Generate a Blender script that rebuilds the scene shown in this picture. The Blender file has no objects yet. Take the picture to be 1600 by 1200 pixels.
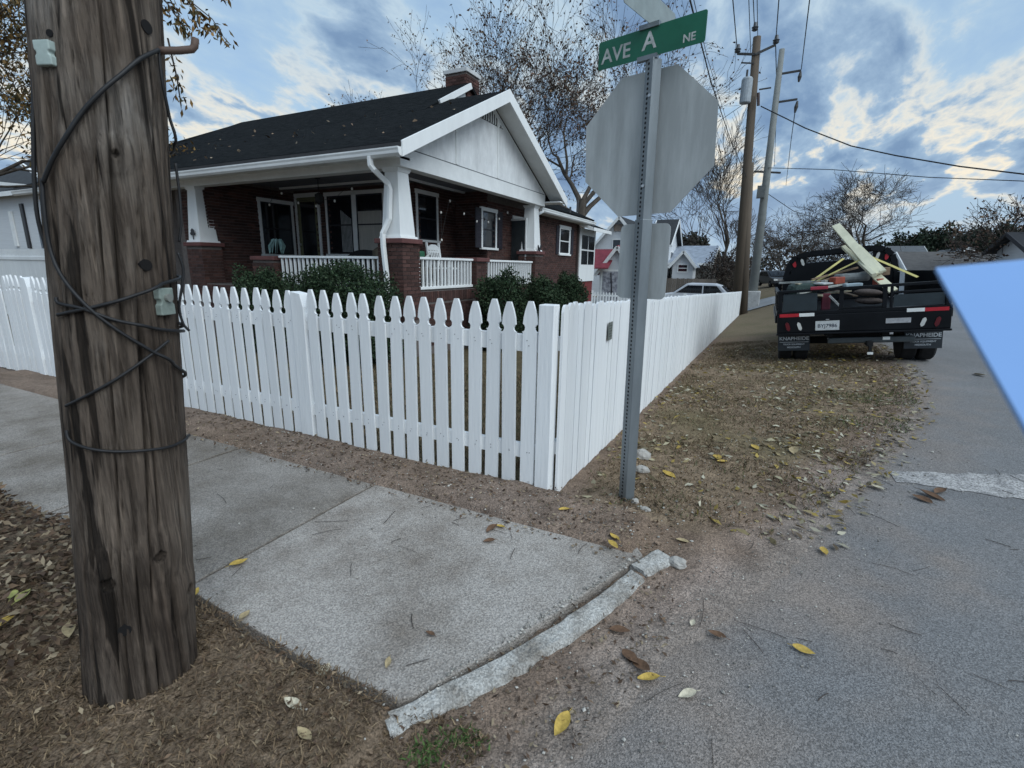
import bpy, math, random
import numpy as np
from mathutils import Vector, Matrix, noise as mn
random.seed(7)
RN = np.random.default_rng(7)
PI = math.pi
S = bpy.context.scene
COL = S.collection

# ------------------------------------------------------------------ camera
F = 768.0; H = 1.55
def _d(px, py): return np.array([(px - 800) / F, -(py - 600) / F, -1.0])
_Y = _d(1199, 422); _Y /= np.linalg.norm(_Y)
_X = -_d(-776, 390); _X -= _Y * (_X @ _Y); _X /= np.linalg.norm(_X)
ROT = np.array([_X, _Y, np.cross(_X, _Y)])
cam_d = bpy.data.cameras.new('camera'); cam = bpy.data.objects.new('camera', cam_d); COL.objects.link(cam)
cam_d.sensor_width = 36; cam_d.sensor_fit = 'HORIZONTAL'; cam_d.lens = F / 1600 * 36
cam_d.clip_start = 0.05; cam_d.clip_end = 2000
cam.matrix_world = Matrix.Translation((0, 0, H)) @ Matrix(ROT.tolist()).to_4x4()
cam_d.dof.use_dof = True; cam_d.dof.focus_distance = 5.0; cam_d.dof.aperture_fstop = 5.6
S.camera = cam
# measured directions in the photograph -> points on real planes of the place
def ray(px, py): return ROT @ _d(px, py)
def gnd(px, py, z=0.0):
    r = ray(px, py); t = (z - H) / r[2]; return Vector((t * r[0], t * r[1], z))
def aty(px, py, y):
    r = ray(px, py); t = y / r[1]; return Vector((t * r[0], y, H + t * r[2]))
def atx(px, py, x):
    r = ray(px, py); t = x / r[0]; return Vector((x, t * r[1], H + t * r[2]))

# ------------------------------------------------------------------ light
S.view_settings.view_transform = 'Standard'; S.view_settings.look = 'None'
S.view_settings.exposure = 0.76; S.view_settings.gamma = 1.0
SUN_AZ, SUN_EL = math.radians(112), math.radians(48)      # azimuth from +Y towards +X
sd = bpy.data.lights.new('sun', 'SUN'); sun = bpy.data.objects.new('sun', sd); COL.objects.link(sun)
sd.energy = 1.5; sd.angle = math.radians(60); sd.color = (0.90, 0.97, 1.0)
sdir = Vector((math.sin(SUN_AZ) * math.cos(SUN_EL), math.cos(SUN_AZ) * math.cos(SUN_EL), math.sin(SUN_EL)))
sun.rotation_euler = sdir.to_track_quat('Z', 'Y').to_euler()

W = bpy.data.worlds.new('World'); S.world = W; W.use_nodes = True
def build_world():
    nt = W.node_tree; nt.nodes.clear(); N = nt.nodes.new; L = nt.links.new
    out = N('ShaderNodeOutputWorld'); bg = N('ShaderNodeBackground'); bg.inputs[1].default_value = 0.12
    L(bg.outputs[0], out.inputs[0])
    sky = N('ShaderNodeTexSky'); sky.sky_type = 'NISHITA'; sky.sun_disc = False
    sky.sun_elevation = SUN_EL; sky.sun_rotation = SUN_AZ; sky.dust_density = 1.5; sky.air_density = 1.0
    tc = N('ShaderNodeTexCoord'); sep = N('ShaderNodeSeparateXYZ'); L(tc.outputs['Generated'], sep.inputs[0])
    def math_(op, a, b=None, clamp=False):
        m = N('ShaderNodeMath'); m.operation = op; m.use_clamp = clamp
        for i, v in enumerate((a, b)):
            if v is None: continue
            if isinstance(v, (int, float)): m.inputs[i].default_value = v
            else: L(v, m.inputs[i])
        return m.outputs[0]
    zc = math_('MAXIMUM', sep.outputs[2], 0.0)
    den = math_('ADD', zc, 0.30)
    u = math_('DIVIDE', sep.outputs[0], den); v = math_('DIVIDE', sep.outputs[1], den)
    cmb = N('ShaderNodeCombineXYZ'); L(u, cmb.inputs[0]); L(v, cmb.inputs[1]); cmb.inputs[2].default_value = 3.7
    mp = N('ShaderNodeMapping'); L(cmb.outputs[0], mp.inputs[0]); mp.inputs['Rotation'].default_value = (0, 0, math.radians(35))
    mp.inputs['Scale'].default_value = (1.0, 0.62, 1.0); mp.inputs['Location'].default_value = (0.9, 0.35, 0)
    def nz(scale, detail, rough, dist, loc=0):
        n = N('ShaderNodeTexNoise'); n.inputs['Scale'].default_value = scale; n.inputs['Detail'].default_value = detail
        n.inputs['Roughness'].default_value = rough; n.inputs['Distortion'].default_value = dist
        if loc:
            a = N('ShaderNodeVectorMath'); a.operation = 'ADD'; a.inputs[1].default_value = (loc, loc * .7, 0)
            L(mp.outputs[0], a.inputs[0]); L(a.outputs[0], n.inputs['Vector'])
        else: L(mp.outputs[0], n.inputs['Vector'])
        return n.outputs['Fac']
    n1 = nz(2.3, 9, 0.55, 0.25); n2 = nz(7.5, 7, 0.58, 0.3, 5.3)
    t = math_('ADD', math_('MULTIPLY', n1, 0.68), math_('MULTIPLY', n2, 0.32))
    def ramp(fac, pts):
        r = N('ShaderNodeValToRGB'); L(fac, r.inputs[0]); e = r.color_ramp.elements
        while len(e) < len(pts): e.new(0.5)
        for k, (p, c) in enumerate(pts): e[k].position = p; e[k].color = (*c, 1) if len(c) == 3 else c
        return r.outputs[0]
    # thin cloud is bright, thick cloud is blue grey
    ccol = ramp(t, [(0.34, (1.7, 2.55, 3.5)), (0.42, (2.05, 2.9, 3.75)), (0.465, (2.6, 3.3, 3.85)), (0.515, (1.65, 2.35, 3.2)), (0.57, (1.05, 1.65, 2.55)), (0.66, (0.78, 1.25, 2.1))])
    cfac = ramp(t, [(0.36, (.7, .7, .7)), (0.45, (.95, .95, .95)), (0.55, (1, 1, 1))])
    mx = N('ShaderNodeMix'); mx.data_type = 'RGBA'; L(cfac, mx.inputs[0]); L(sky.outputs[0], mx.inputs[6]); L(ccol, mx.inputs[7])
    # low band of sky: even grey blue, with a warm tint in the thin gaps low over the horizon
    low = ramp(zc, [(0.0, (1, 1, 1)), (0.07, (.8, .8, .8)), (0.17, (0, 0, 0))])
    mx2 = N('ShaderNodeMix'); mx2.data_type = 'RGBA'; L(math_('MULTIPLY', low, 0.72), mx2.inputs[0]); L(mx.outputs[2], mx2.inputs[6]); mx2.inputs[7].default_value = (2.1, 2.75, 3.5, 1)
    gap = ramp(t, [(0.43, (0, 0, 0)), (0.47, (1, 1, 1)), (0.505, (0, 0, 0))])
    warmz = ramp(zc, [(0.05, (0, 0, 0)), (0.14, (1, 1, 1)), (0.36, (0, 0, 0))])
    mx3 = N('ShaderNodeMix'); mx3.data_type = 'RGBA'; L(math_('MULTIPLY', gap, warmz), mx3.inputs[0]); L(mx2.outputs[2], mx3.inputs[6]); mx3.inputs[7].default_value = (4.9, 4.4, 3.5, 1)
    L(mx3.outputs[2], bg.inputs[0])
build_world()

# ------------------------------------------------------------------ materials
MATS = {}
def mat(name, col, rough=0.8, var=0.18, scale=6.0, bump=0.0, bscale=40.0, metal=0.0, col2=None, stretch=(1, 1, 1), rand=0.0, attr=None, spec=0.4, speck=0.0, emit=None, detail=6, lo=.33, hi=.67, agg=110.0):
    if name in MATS: return MATS[name]
    m = bpy.data.materials.new(name); m.use_nodes = True; nt = m.node_tree; N = nt.nodes.new; L = nt.links.new
    b = nt.nodes['Principled BSDF']; b.inputs['Roughness'].default_value = rough; b.inputs['Metallic'].default_value = metal
    b.inputs['Specular IOR Level'].default_value = spec
    tc = N('ShaderNodeTexCoord'); mp = N('ShaderNodeMapping'); mp.inputs['Scale'].default_value = stretch; L(tc.outputs['Object'], mp.inputs[0])
    n = N('ShaderNodeTexNoise'); n.inputs['Scale'].default_value = scale; n.inputs['Detail'].default_value = detail; n.inputs['Roughness'].default_value = .65; L(mp.outputs[0], n.inputs['Vector'])
    c2 = col2 if col2 else tuple(c * (1 - var) for c in col); c1 = col if col2 else tuple(min(1, c * (1 + var)) for c in col)
    r = N('ShaderNodeValToRGB'); r.color_ramp.elements[0].position = lo; r.color_ramp.elements[1].position = hi
    r.color_ramp.elements[0].color = (*c2, 1); r.color_ramp.elements[1].color = (*c1, 1); L(n.outputs['Fac'], r.inputs[0])
    cur = r.outputs[0]
    if attr:
        a = N('ShaderNodeAttribute'); a.attribute_name = attr
        mm = N('ShaderNodeMix'); mm.data_type = 'RGBA'; mm.blend_type = 'MULTIPLY'; mm.inputs[0].default_value = 1; L(cur, mm.inputs[6]); L(a.outputs['Color'], mm.inputs[7]); cur = mm.outputs[2]
    if rand:
        oi = N('ShaderNodeObjectInfo'); hs = N('ShaderNodeHueSaturation'); mr = N('ShaderNodeMapRange'); mr.inputs[3].default_value = 1 - rand; mr.inputs[4].default_value = 1 + rand
        L(oi.outputs['Random'], mr.inputs[0]); L(mr.outputs[0], hs.inputs['Value']); L(cur, hs.inputs['Color']); cur = hs.outputs[0]
    if speck:
        n3 = N('ShaderNodeTexVoronoi'); n3.inputs['Scale'].default_value = agg; L(mp.outputs[0], n3.inputs['Vector']); sc_ = N('ShaderNodeSeparateColor'); L(n3.outputs['Color'], sc_.inputs[0])
        r3 = N('ShaderNodeValToRGB'); e3 = r3.color_ramp.elements; e3[0].position = .08; e3[1].position = .95; e3.new(.5); lo_, hi_ = 1 - speck, 1 + speck * 1.1
        e3[0].color = (lo_, lo_, lo_, 1); e3[1].color = (1, 1, 1, 1); e3[2].color = (hi_, hi_, hi_, 1); L(sc_.outputs[0], r3.inputs[0])
        m3 = N('ShaderNodeMix'); m3.data_type = 'RGBA'; m3.blend_type = 'MULTIPLY'; m3.inputs[0].default_value = 1; m3.clamp_result = False; L(cur, m3.inputs[6]); L(r3.outputs[0], m3.inputs[7]); cur = m3.outputs[2]
    L(cur, b.inputs['Base Color'])
    if bump:
        n2 = N('ShaderNodeTexNoise'); n2.inputs['Scale'].default_value = bscale; n2.inputs['Detail'].default_value = 5; L(mp.outputs[0], n2.inputs['Vector'])
        bp = N('ShaderNodeBump'); bp.inputs['Strength'].default_value = bump; bp.inputs['Distance'].default_value = .02; L(n2.outputs['Fac'], bp.inputs['Height']); L(bp.outputs[0], b.inputs['Normal'])
    if emit: b.inputs['Emission Color'].default_value = (*emit[0], 1); b.inputs['Emission Strength'].default_value = emit[1]
    MATS[name] = m; return m
white = mat('white_paint', (.80, .81, .80), .5, .05, 3, .06, 30, stretch=(1, 1, .3))
fence_white = mat('fence_paint', (.80, .81, .81), .55, .07, 9, .25, 50, stretch=(1, 1, .08), rand=.05, lo=.25, hi=.6)
trim = mat('trim_white', (.78, .79, .78), .55, .08, 2, .05, 20)
stucco = mat('gable_board', (.74, .75, .75), .8, .14, 4, .25, 50, stretch=(1, 1, .5))
shingle = mat('shingles', (.018, .020, .021), 1.0, .4, 6, 1.0, 14, col2=(.005, .006, .007), stretch=(.8, 4, 4), spec=.05, lo=.40, hi=.60)
brickm = mat('brick_red', (.072, .035, .029), .9, .3, 9, .3, 60, rand=.35)
brickj = mat('brick_red_wall', (.070, .034, .028), .9, .25, 9, .3, 60, attr='bcol')
mortar = mat('mortar', (.14, .12, .11), .95, .2, 12, .3, 60)
capm = mat('pier_cap', (.13, .052, .048), .8, .2, 6, .15, 40)
glass = mat('window_glass', (.010, .012, .016), .06, .1, 2, spec=.8)
darkp = mat('dark_paint', (.02, .02, .024), .5, .2, 4)
blackm = mat('black_paint', (.010, .012, .015), .45, .35, 3, .05, 30)
tyre = mat('tyre_rubber', (.012, .012, .013), .9, .2, 10, .2, 60)
galv = mat('galvanised', (.22, .245, .26), .5, .14, 7, .05, 30, metal=.65, stretch=(1, 1, .25))
signback = mat('sign_aluminium', (.42, .44, .435), .6, .15, 9, .03, 20, metal=.05, stretch=(1, 1, .15), lo=.38, hi=.62)
signgreen = mat('sign_green', (.012, .13, .075), .5, .14, 5, .02, 30)
signlet = mat('sign_letters', (.48, .50, .48), .6, .35, 22)
chrome = mat('steel', (.5, .5, .5), .3, .1, 6, metal=.9)
redl = mat('red_reflector', (.42, .015, .025), .35, .2, 8)
whl = mat('white_reflector', (.75, .76, .74), .4, .08, 8)
lumber = mat('new_lumber', (.62, .60, .44), .75, .12, 6, .1, 40, stretch=(1, .1, 1))
strapm = mat('yellow_strap', (.50, .44, .16), .7, .15, 20)
concrete = mat('concrete', (.385, .352, .32), .92, .17, 1.5, .7, 110, speck=.30, detail=12, col2=(.19, .158, .13), lo=.34, hi=.58, agg=170)
concrete_old = mat('concrete_old', (.31, .28, .25), .92, .17, 1.4, .7, 110, speck=.30, detail=12, col2=(.15, .125, .10), lo=.34, hi=.62, agg=170)
curbm = mat('curb_concrete', (.42, .41, .385), .95, .25, 7, 1.0, 45, speck=.3, col2=(.22, .2, .175), agg=160, lo=.38, hi=.6)
woodfence = mat('weathered_fence', (.17, .145, .12), .9, .2, 5, .2, 30, rand=.2, stretch=(1, 1, .2))
bark = mat('bark', (.075, .062, .05), .95, .3, 9, .4, 30, stretch=(1, 1, .3))
twigm = mat('twigs', (.06, .048, .04), .95, .25, 4)

# ------------------------------------------------------------------ mesh helpers
class MB:
    def __init__(s): s.v = []; s.f = []
    def add(s, vs, fs):
        o = len(s.v); s.v += [tuple(v) for v in vs]; s.f += [tuple(i + o for i in f) for f in fs]; return s
    def box(s, x0, x1, y0, y1, z0, z1):
        return s.add([(x0, y0, z0), (x1, y0, z0), (x1, y1, z0), (x0, y1, z0), (x0, y0, z1), (x1, y0, z1), (x1, y1, z1), (x0, y1, z1)],
                     [(0, 3, 2, 1), (4, 5, 6, 7), (0, 1, 5, 4), (1, 2, 6, 5), (2, 3, 7, 6), (3, 0, 4, 7)])
    def hexa(s, a, b):        # two quads, bottom a (ccw from above) and top b
        return s.add(list(a) + list(b), [(0, 3, 2, 1), (4, 5, 6, 7), (0, 1, 5, 4), (1, 2, 6, 5), (2, 3, 7, 6), (3, 0, 4, 7)])
    def obox(s, c, ux, uy, uz, sx, sy, sz):
        c, ux, uy, uz = (Vector(q) for q in (c, ux, uy, uz)); q = []
        for k in (-.5, .5):
            for i, j in ((-.5, -.5), (.5, -.5), (.5, .5), (-.5, .5)): q.append(c + ux * (sx * i) + uy * (sy * j) + uz * (sz * k))
        return s.hexa(q[:4], q[4:])
    def bar(s, a, b, w, h, up=(0, 0, 1)):
        a, b = Vector(a), Vector(b); d = (b - a); l = d.length; d.normalize(); r = d.cross(Vector(up)); r.normalize(); u = r.cross(d)
        return s.obox((a + b) / 2, d, r, u, l, w, h)
    def poly(s, pts, d):      # extrude polygon by vector d
        n = len(pts); d = Vector(d); p = [Vector(q) for q in pts]
        return s.add(p + [q + d for q in p], [tuple(range(n - 1, -1, -1)), tuple(range(n, 2 * n))] + [(i, (i + 1) % n, n + (i + 1) % n, n + i) for i in range(n)])
    def tube(s, path, rad, n=6, caps=True):
        P = [Vector(p) for p in path]; m = len(P); R = rad if hasattr(rad, '__len__') else [rad] * m; rings = []; prev = None
        for i in range(m):
            t = (P[min(i + 1, m - 1)] - P[max(i - 1, 0)])
            if t.length < 1e-9: t = Vector((0, 0, 1))
            t.normalize()
            if prev is None: a = Vector((1, 0, 0)) if abs(t.x) < .8 else Vector((0, 1, 0)); u = t.cross(a)
            else: u = prev - t * prev.dot(t)
            if u.length < 1e-6: u = t.cross(Vector((.3, .8, .5)))
            u.normalize(); prev = u; w = t.cross(u)
            rings.append([P[i] + (u * math.cos(2 * PI * k / n) + w * math.sin(2 * PI * k / n)) * R[i] for k in range(n)])
        vs = [v for r in rings for v in r]; fs = []
        for i in range(m - 1):
            for k in range(n): fs.append((i * n + k, i * n + (k + 1) % n, (i + 1) * n + (k + 1) % n, (i + 1) * n + k))
        if caps: fs += [tuple(range(n - 1, -1, -1)), tuple((m - 1) * n + k for k in range(n))]
        return s.add(vs, fs)
    def lathe(s, prof, c=(0, 0, 0), n=16, axis='z'):
        vs = []; m = len(prof)
        for r, z in prof:
            for k in range(n):
                a = 2 * PI * k / n; x, y = r * math.cos(a), r * math.sin(a)
                p = (x, y, z) if axis == 'z' else (z, x, y) if axis == 'x' else (x, z, y)
                vs.append((c[0] + p[0], c[1] + p[1], c[2] + p[2]))
        fs = [(i * n + k, i * n + (k + 1) % n, (i + 1) * n + (k + 1) % n, (i + 1) * n + k) for i in range(m - 1) for k in range(n)]
        return s.add(vs, fs + [tuple(range(n - 1, -1, -1)), tuple((m - 1) * n + k for k in range(n))])
    def mesh(s, name, m, smooth=False):
        me = bpy.data.meshes.new(name); me.from_pydata([tuple(v) for v in s.v], [], s.f); me.materials.append(m)
        if smooth: me.shade_smooth()
        me.update(); return me
    def build(s, name, m, parent=None, smooth=False, bevel=0, local=False):
        o = bpy.data.objects.new(name, s.mesh(name, m, smooth)); COL.objects.link(o)
        if parent: o.parent = parent; o.matrix_parent_inverse = Matrix.Translation(-Vector(parent.location)) if parent.type == 'EMPTY' and parent.parent is None and not local else Matrix()
        if bevel:
            b = o.modifiers.new('bevel', 'BEVEL'); b.width = bevel; b.segments = 2; b.limit_method = 'ANGLE'
        return o
def recalc(o):
    import bmesh
    bm = bmesh.new(); bm.from_mesh(o.data); bmesh.ops.recalc_face_normals(bm, faces=bm.faces); bm.to_mesh(o.data); bm.free(); return o
def tag(o, label, cat, group=None, kind=None):
    o['label'] = label
    if cat: o['category'] = cat
    if group: o['group'] = group
    if kind: o['kind'] = kind
    return o
def thing(name, label, cat, loc=(0, 0, 0), group=None):   # parts are given in world coordinates
    o = bpy.data.objects.new(name, None); o.location = loc; COL.objects.link(o); o.empty_display_size = .1
    return tag(o, label, cat, group)
def share(name, me, parent, loc=(0, 0, 0), rot=(0, 0, 0), scale=(1, 1, 1)):   # a part that shares mesh data, in parent space
    o = bpy.data.objects.new(name, me); COL.objects.link(o)
    if parent: o.parent = parent; loc = Vector(loc) - Vector(parent.location)
    o.location = loc; o.rotation_euler = rot; o.scale = scale; return o
def text(name, body, size, m, parent, origin, right, up, depth=.002, bold=0.0, align='CENTER'):
    cu = bpy.data.curves.new(name, 'FONT'); cu.body = body; cu.size = size; cu.extrude = depth; cu.offset = bold; cu.align_x = align; cu.align_y = 'CENTER'
    tmp = bpy.data.objects.new(name, cu); COL.objects.link(tmp)
    me = bpy.data.meshes.new_from_object(tmp.evaluated_get(bpy.context.evaluated_depsgraph_get())); COL.objects.unlink(tmp); bpy.data.objects.remove(tmp)
    r, u = Vector(right).normalized(), Vector(up).normalized(); n = r.cross(u); o_ = Vector(origin)
    me.transform(Matrix((r, u, n)).transposed().to_4x4()); me.transform(Matrix.Translation(o_))
    me.materials.clear(); me.materials.append(m)
    o = bpy.data.objects.new(name, me); COL.objects.link(o)
    if parent:
        o.parent = parent
        if parent.type == 'EMPTY' and parent.parent is None: o.matrix_parent_inverse = Matrix.Translation(-Vector(parent.location))
    return o
def leafmesh(name, C, size, m, parent=None, kind=None, elong=1.7, down=0.0, jitter=.5, flat=0.0, colors=None):
    C = np.asarray(C); n = len(C)
    d = RN.normal(size=(n, 3)); d[:, 2] = d[:, 2] * (1 - flat) - down; d /= np.linalg.norm(d, axis=1)[:, None]
    e = RN.normal(size=(n, 3)); e[:, 2] *= (1 - flat); e -= d * (e * d).sum(1)[:, None]; e /= np.linalg.norm(e, axis=1)[:, None]
    L = size * (1 + jitter * (RN.random(n) - .5))[:, None]; nn = np.cross(d, e)
    V = np.stack([C, C + d * L * .5 + e * L * .5 / elong + nn * L * .08, C + d * L, C + d * L * .5 - e * L * .5 / elong + nn * L * .08], 1).reshape(-1, 3)
    me = bpy.data.meshes.new(name); me.vertices.add(4 * n); me.vertices.foreach_set('co', V.astype(np.float32).ravel())
    me.loops.add(4 * n); me.loops.foreach_set('vertex_index', np.arange(4 * n, dtype=np.int32)); me.polygons.add(n)
    me.polygons.foreach_set('loop_start', np.arange(0, 4 * n, 4, dtype=np.int32)); me.update(calc_edges=True)
    a = me.color_attributes.new('bcol', 'FLOAT_COLOR', 'POINT'); c = np.ones((n, 4)); k = (.55 + .9 * RN.random(n) ** 1.5)
    if colors is None: c[:, :3] = k[:, None]
    else: c[:, :3] = np.array(colors)[RN.integers(0, len(colors), n)] * k[:, None]
    a.data.foreach_set('color', np.repeat(c, 4, 0).astype(np.float32).ravel()); me.materials.append(m)
    o = bpy.data.objects.new(name, me); COL.objects.link(o)
    if parent:
        o.parent = parent
        if parent.type == 'EMPTY': o.matrix_parent_inverse = Matrix.Translation(-Vector(parent.location))
    if kind: o['kind'] = kind
    return o
leafm = mat('leaves', (1, 1, 1), .8, .15, 3, attr='bcol', spec=.25)

# ------------------------------------------------------------------ terrain
def fade(t): t = max(0, min(1, t)); return t * t * (3 - 2 * t)
def rampy(y):
    if y < 2.6: return 0
    if y < 34: return (y - 2.6) / 8.25 * fade((y - 2.6) / 2 + .3)
    return 31.4 / 8.25
def zg(x, y):
    k = rampy(y)
    if x < -1.3: p = -.30
    elif x < 2.3: p = -.30 + (x + 1.3) / 3.6 * .355
    else: p = .055
    if p < 0: return p * k * (1 if y < 34 else max(.25, 1 - (y - 34) / 60))
    return p * min(k, 1.1)
def pn(x, y, s, o=0): return mn.noise(Vector((x * s, y * s, o)))
def road_edge(y):     # x where asphalt begins
    pts = [(-30, -1.6), (-4, -1.1), (.4, -.62), (1.2, -.40), (1.7, -.26), (2.64, .22), (3.6, .55), (4.9, 1.05), (6.4, 1.62), (7.8, 1.98), (9, 2.15), (10.1, 2.2), (20, 2.3), (60, 2.4)]
    for (a, b), (c, d) in zip(pts, pts[1:]):
        if a <= y <= c: return b + (d - b) * (y - a) / (c - a) + .06 * pn(0, y, 2.3, 4) + .03 * pn(0, y, 9, 2)
    return -60
def spaced(lo, hi, dense_lo, dense_hi, step, grow=1.22):
    a = list(np.arange(dense_lo, dense_hi, step)); s = step; x = dense_hi
    while x < hi: a.append(x); s *= grow; x += s
    a.append(hi); s = step; x = dense_lo
    while x > lo: s *= grow; x -= s; a.insert(0, max(x, lo))
    return a
def in_slab(x, y):
    if y < 1.10 or y > 2.42: return False
    return x < -.98 + (y - 1.13) * .40 + .05
def ground():
    xs = spaced(-420, 420, -6.2, 3.0, .05, 1.12); ys = spaced(-60, 900, .1, 7.5, .05, 1.08); nx, ny = len(xs), len(ys)
    V = []; Cc = []
    for y in ys:
        for x in xs:
            z = zg(x, y); near = -9 < x < 4 and -1 < y < 14
            n1 = pn(x, y, 1.1, 1); n2 = pn(x, y, 6, 2) if near else 0; n3 = pn(x, y, 19, 3) if near else 0
            re = road_edge(y); e = re - x              # metres left of asphalt
            g = 0.5 + .5 * n1
            if near:
                amp = .012 if e > .25 else .003
                z += n2 * amp + n3 * amp * .6
                if in_slab(x, y) and x > -16: z -= .07
                elif 2.25 < y < 2.95 and x < -.5: z += .045 * fade((y - 2.3) / .25) + .03 * n1 * fade((y - 2.3) / .3)
                if y < 1.13 and x < -.98: z += .034 * fade((y + .4) / .6) + .010 * pn(x, y, 3, 8)
                if y < 1.25 and x < -2.0: z += .10 * fade((-2.0 - x) / 1.2) * fade((1.25 - y) / .5)
                if x > re + .06 and y > -1: z = zg(x, y) - .02
                else: z += .02 * fade((e - .1) / .6)
            # colours: real soil, straw and green growth
            dirt = np.array((.235, .168, .122)); straw = np.array((.265, .195, .128)); green = np.array((.13, .115, .052)); dust = np.array((.34, .265, .222)); dark = np.array((.10, .07, .05))
            c = dirt
            verge = fade((e - .25) / .5) * (1 if y > 2.9 and x > -1.0 else 0)
            c = c * (1 - verge * .8) + straw * verge * .8
            gp = fade((pn(x, y, .9, 9) + .05) * 2.2) * verge * .55
            if x > .7 and 5.5 < y < 8.5: gp = max(gp, fade((pn(x, y, 1.4, 12) + .2) * 2) * verge * .6)
            c = c * (1 - gp) + green * gp
            du = (1 - fade(abs(e - .12) / .45)) * fade(.55 + .9 * pn(x, y, 2.6, 6))
            if y > 4.8: du *= .4
            c = c * (1 - du) + dust * du
            fd = fade((.75 - abs(y - 2.6)) / .5) * (1 if x < -.6 else 0) * (.35 + .4 * n1)
            c = c * (1 - max(0, fd)) + (dust * .8) * max(0, fd)
            if y < 1.3 and x < -.8: k = .75 * fade((1.3 - y) / .4); c = c * (1 - k) + (straw * .62 + dark * .3) * k
            if y < 1.6 and x > -.95 and e > .05: k = .5; c = c * (1 - k) + dirt * .75 * k
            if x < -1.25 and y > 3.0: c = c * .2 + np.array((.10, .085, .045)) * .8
            if y > 16: c = c * .4 + np.array((.12, .105, .065)) * .6
            if near:
                k = fade((.30 - e) / .30 + .35 * pn(x, y, 8, 36)); c = c * (1 - k) + np.array((.30, .25, .215)) * k
            c = c * (1 + .35 * n2 + .25 * n3)
            V.append((x, y, z)); Cc.append((*np.clip(c, .01, 1), 1))
    Fc = [(j * nx + i, j * nx + i + 1, (j + 1) * nx + i + 1, (j + 1) * nx + i) for j in range(ny - 1) for i in range(nx - 1)]
    me = bpy.data.meshes.new('ground'); me.from_pydata(V, [], Fc)
    a = me.color_attributes.new('bcol', 'FLOAT_COLOR', 'POINT'); a.data.foreach_set('color', np.array(Cc, np.float32).ravel())
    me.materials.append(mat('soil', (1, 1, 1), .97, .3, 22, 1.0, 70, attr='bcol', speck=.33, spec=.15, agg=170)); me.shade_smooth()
    o = bpy.data.objects.new('ground', me); COL.objects.link(o); o['kind'] = 'structure'
    return o
GROUND = ground()
def road():
    ys = spaced(-30, 60, .1, 9, .05, 1.12); V = []; RC = []
    us = [0, .02] + [.05 * k for k in range(1, 25)] + [1.3, 1.5, 1.8, 2.1, 2.5, 3.0, 3.6, 4.4, 5.5, 7, 9]
    for y in ys:
        e = road_edge(y)
        for u in us:
            x = e + u
            z = zg(max(x, 2.3) if x > 2.3 else x, y) + .006 + (.004 if u > .1 else -.012 * (1 - u / .1))
            V.append((x, y, z))
            dk = fade((1.05 - u) / 1.05 + .55 * pn(x, y, 2.2, 31) + .3 * pn(x, y, 7, 32) - .15) if y < 12 else fade((.3 - u) / .3)
            if y > 3.3: dk *= .55
            dk = max(dk, fade((.22 - u) / .22 + .3 * pn(x, y, 9, 35)))
            k2 = 1 + .12 * pn(x, y, .7, 33); RC.append((*(np.array((.225, .222, .222)) * k2 * (1 - dk) + np.array((.30, .25, .215)) * dk), 1))
    n = len(us); Fc = [(j * n + i, j * n + i + 1, (j + 1) * n + i + 1, (j + 1) * n + i) for j in range(len(ys) - 1) for i in range(n - 1)]
    me = bpy.data.meshes.new('road'); me.from_pydata(V, [], Fc); me.shade_smooth()
    a = me.color_attributes.new('bcol', 'FLOAT_COLOR', 'POINT'); a.data.foreach_set('color', np.array(RC, np.float32).ravel())
    me.materials.append(mat('asphalt', (1, 1, 1), .9, .16, 1.1, .75, 170, speck=.36, detail=10, spec=.3, attr='bcol', agg=190))
    o = bpy.data.objects.new('road', me); COL.objects.link(o); o['kind'] = 'structure'
    m = MB(); A = [gnd(1388, 735, .0), gnd(1640, 748, .0), gnd(1640, 790, .0), gnd(1420, 760, .0), gnd(1400, 752, 0)]
    C = A[0].lerp(A[1], .12); random.seed(3)
    top = [A[0].lerp(A[1], k / 14) for k in range(15)]; bot = [A[4].lerp(A[2], k / 14) for k in range(15)]
    for r in (top, bot):
        for p in r: p.y += random.uniform(-.025, .025); p.z = zg(p.x, p.y) + .0145
    vs = top + bot; m.add(vs, [(15 + k, 16 + k, k + 1, k) for k in range(14)])
    so = m.build('stop_line', mat('worn_road_paint', (.38, .365, .35), .85, .3, 5, .4, 80, col2=(.23, .222, .218), speck=.5, lo=.38, hi=.6), o); so['label'] = 'worn white stop line'
    return o
ROAD = road()
m_ = MB(); _q = [-60, -30, -15, -8, -4, -1.3, .5, 2.29]
for a_, b_ in zip(_q, _q[1:]): m_.add([(a_, 33.5, zg(a_, 33.5) + .05), (b_, 33.5, zg(b_, 33.5) + .05), (b_, 41, zg(b_, 41) + .08), (a_, 41, zg(a_, 41) + .08)], [(0, 1, 2, 3)])
m_.build('cross_street', mat('asphalt_far', (.20, .21, .22), .9, .15, 1))['kind'] = 'structure'
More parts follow.
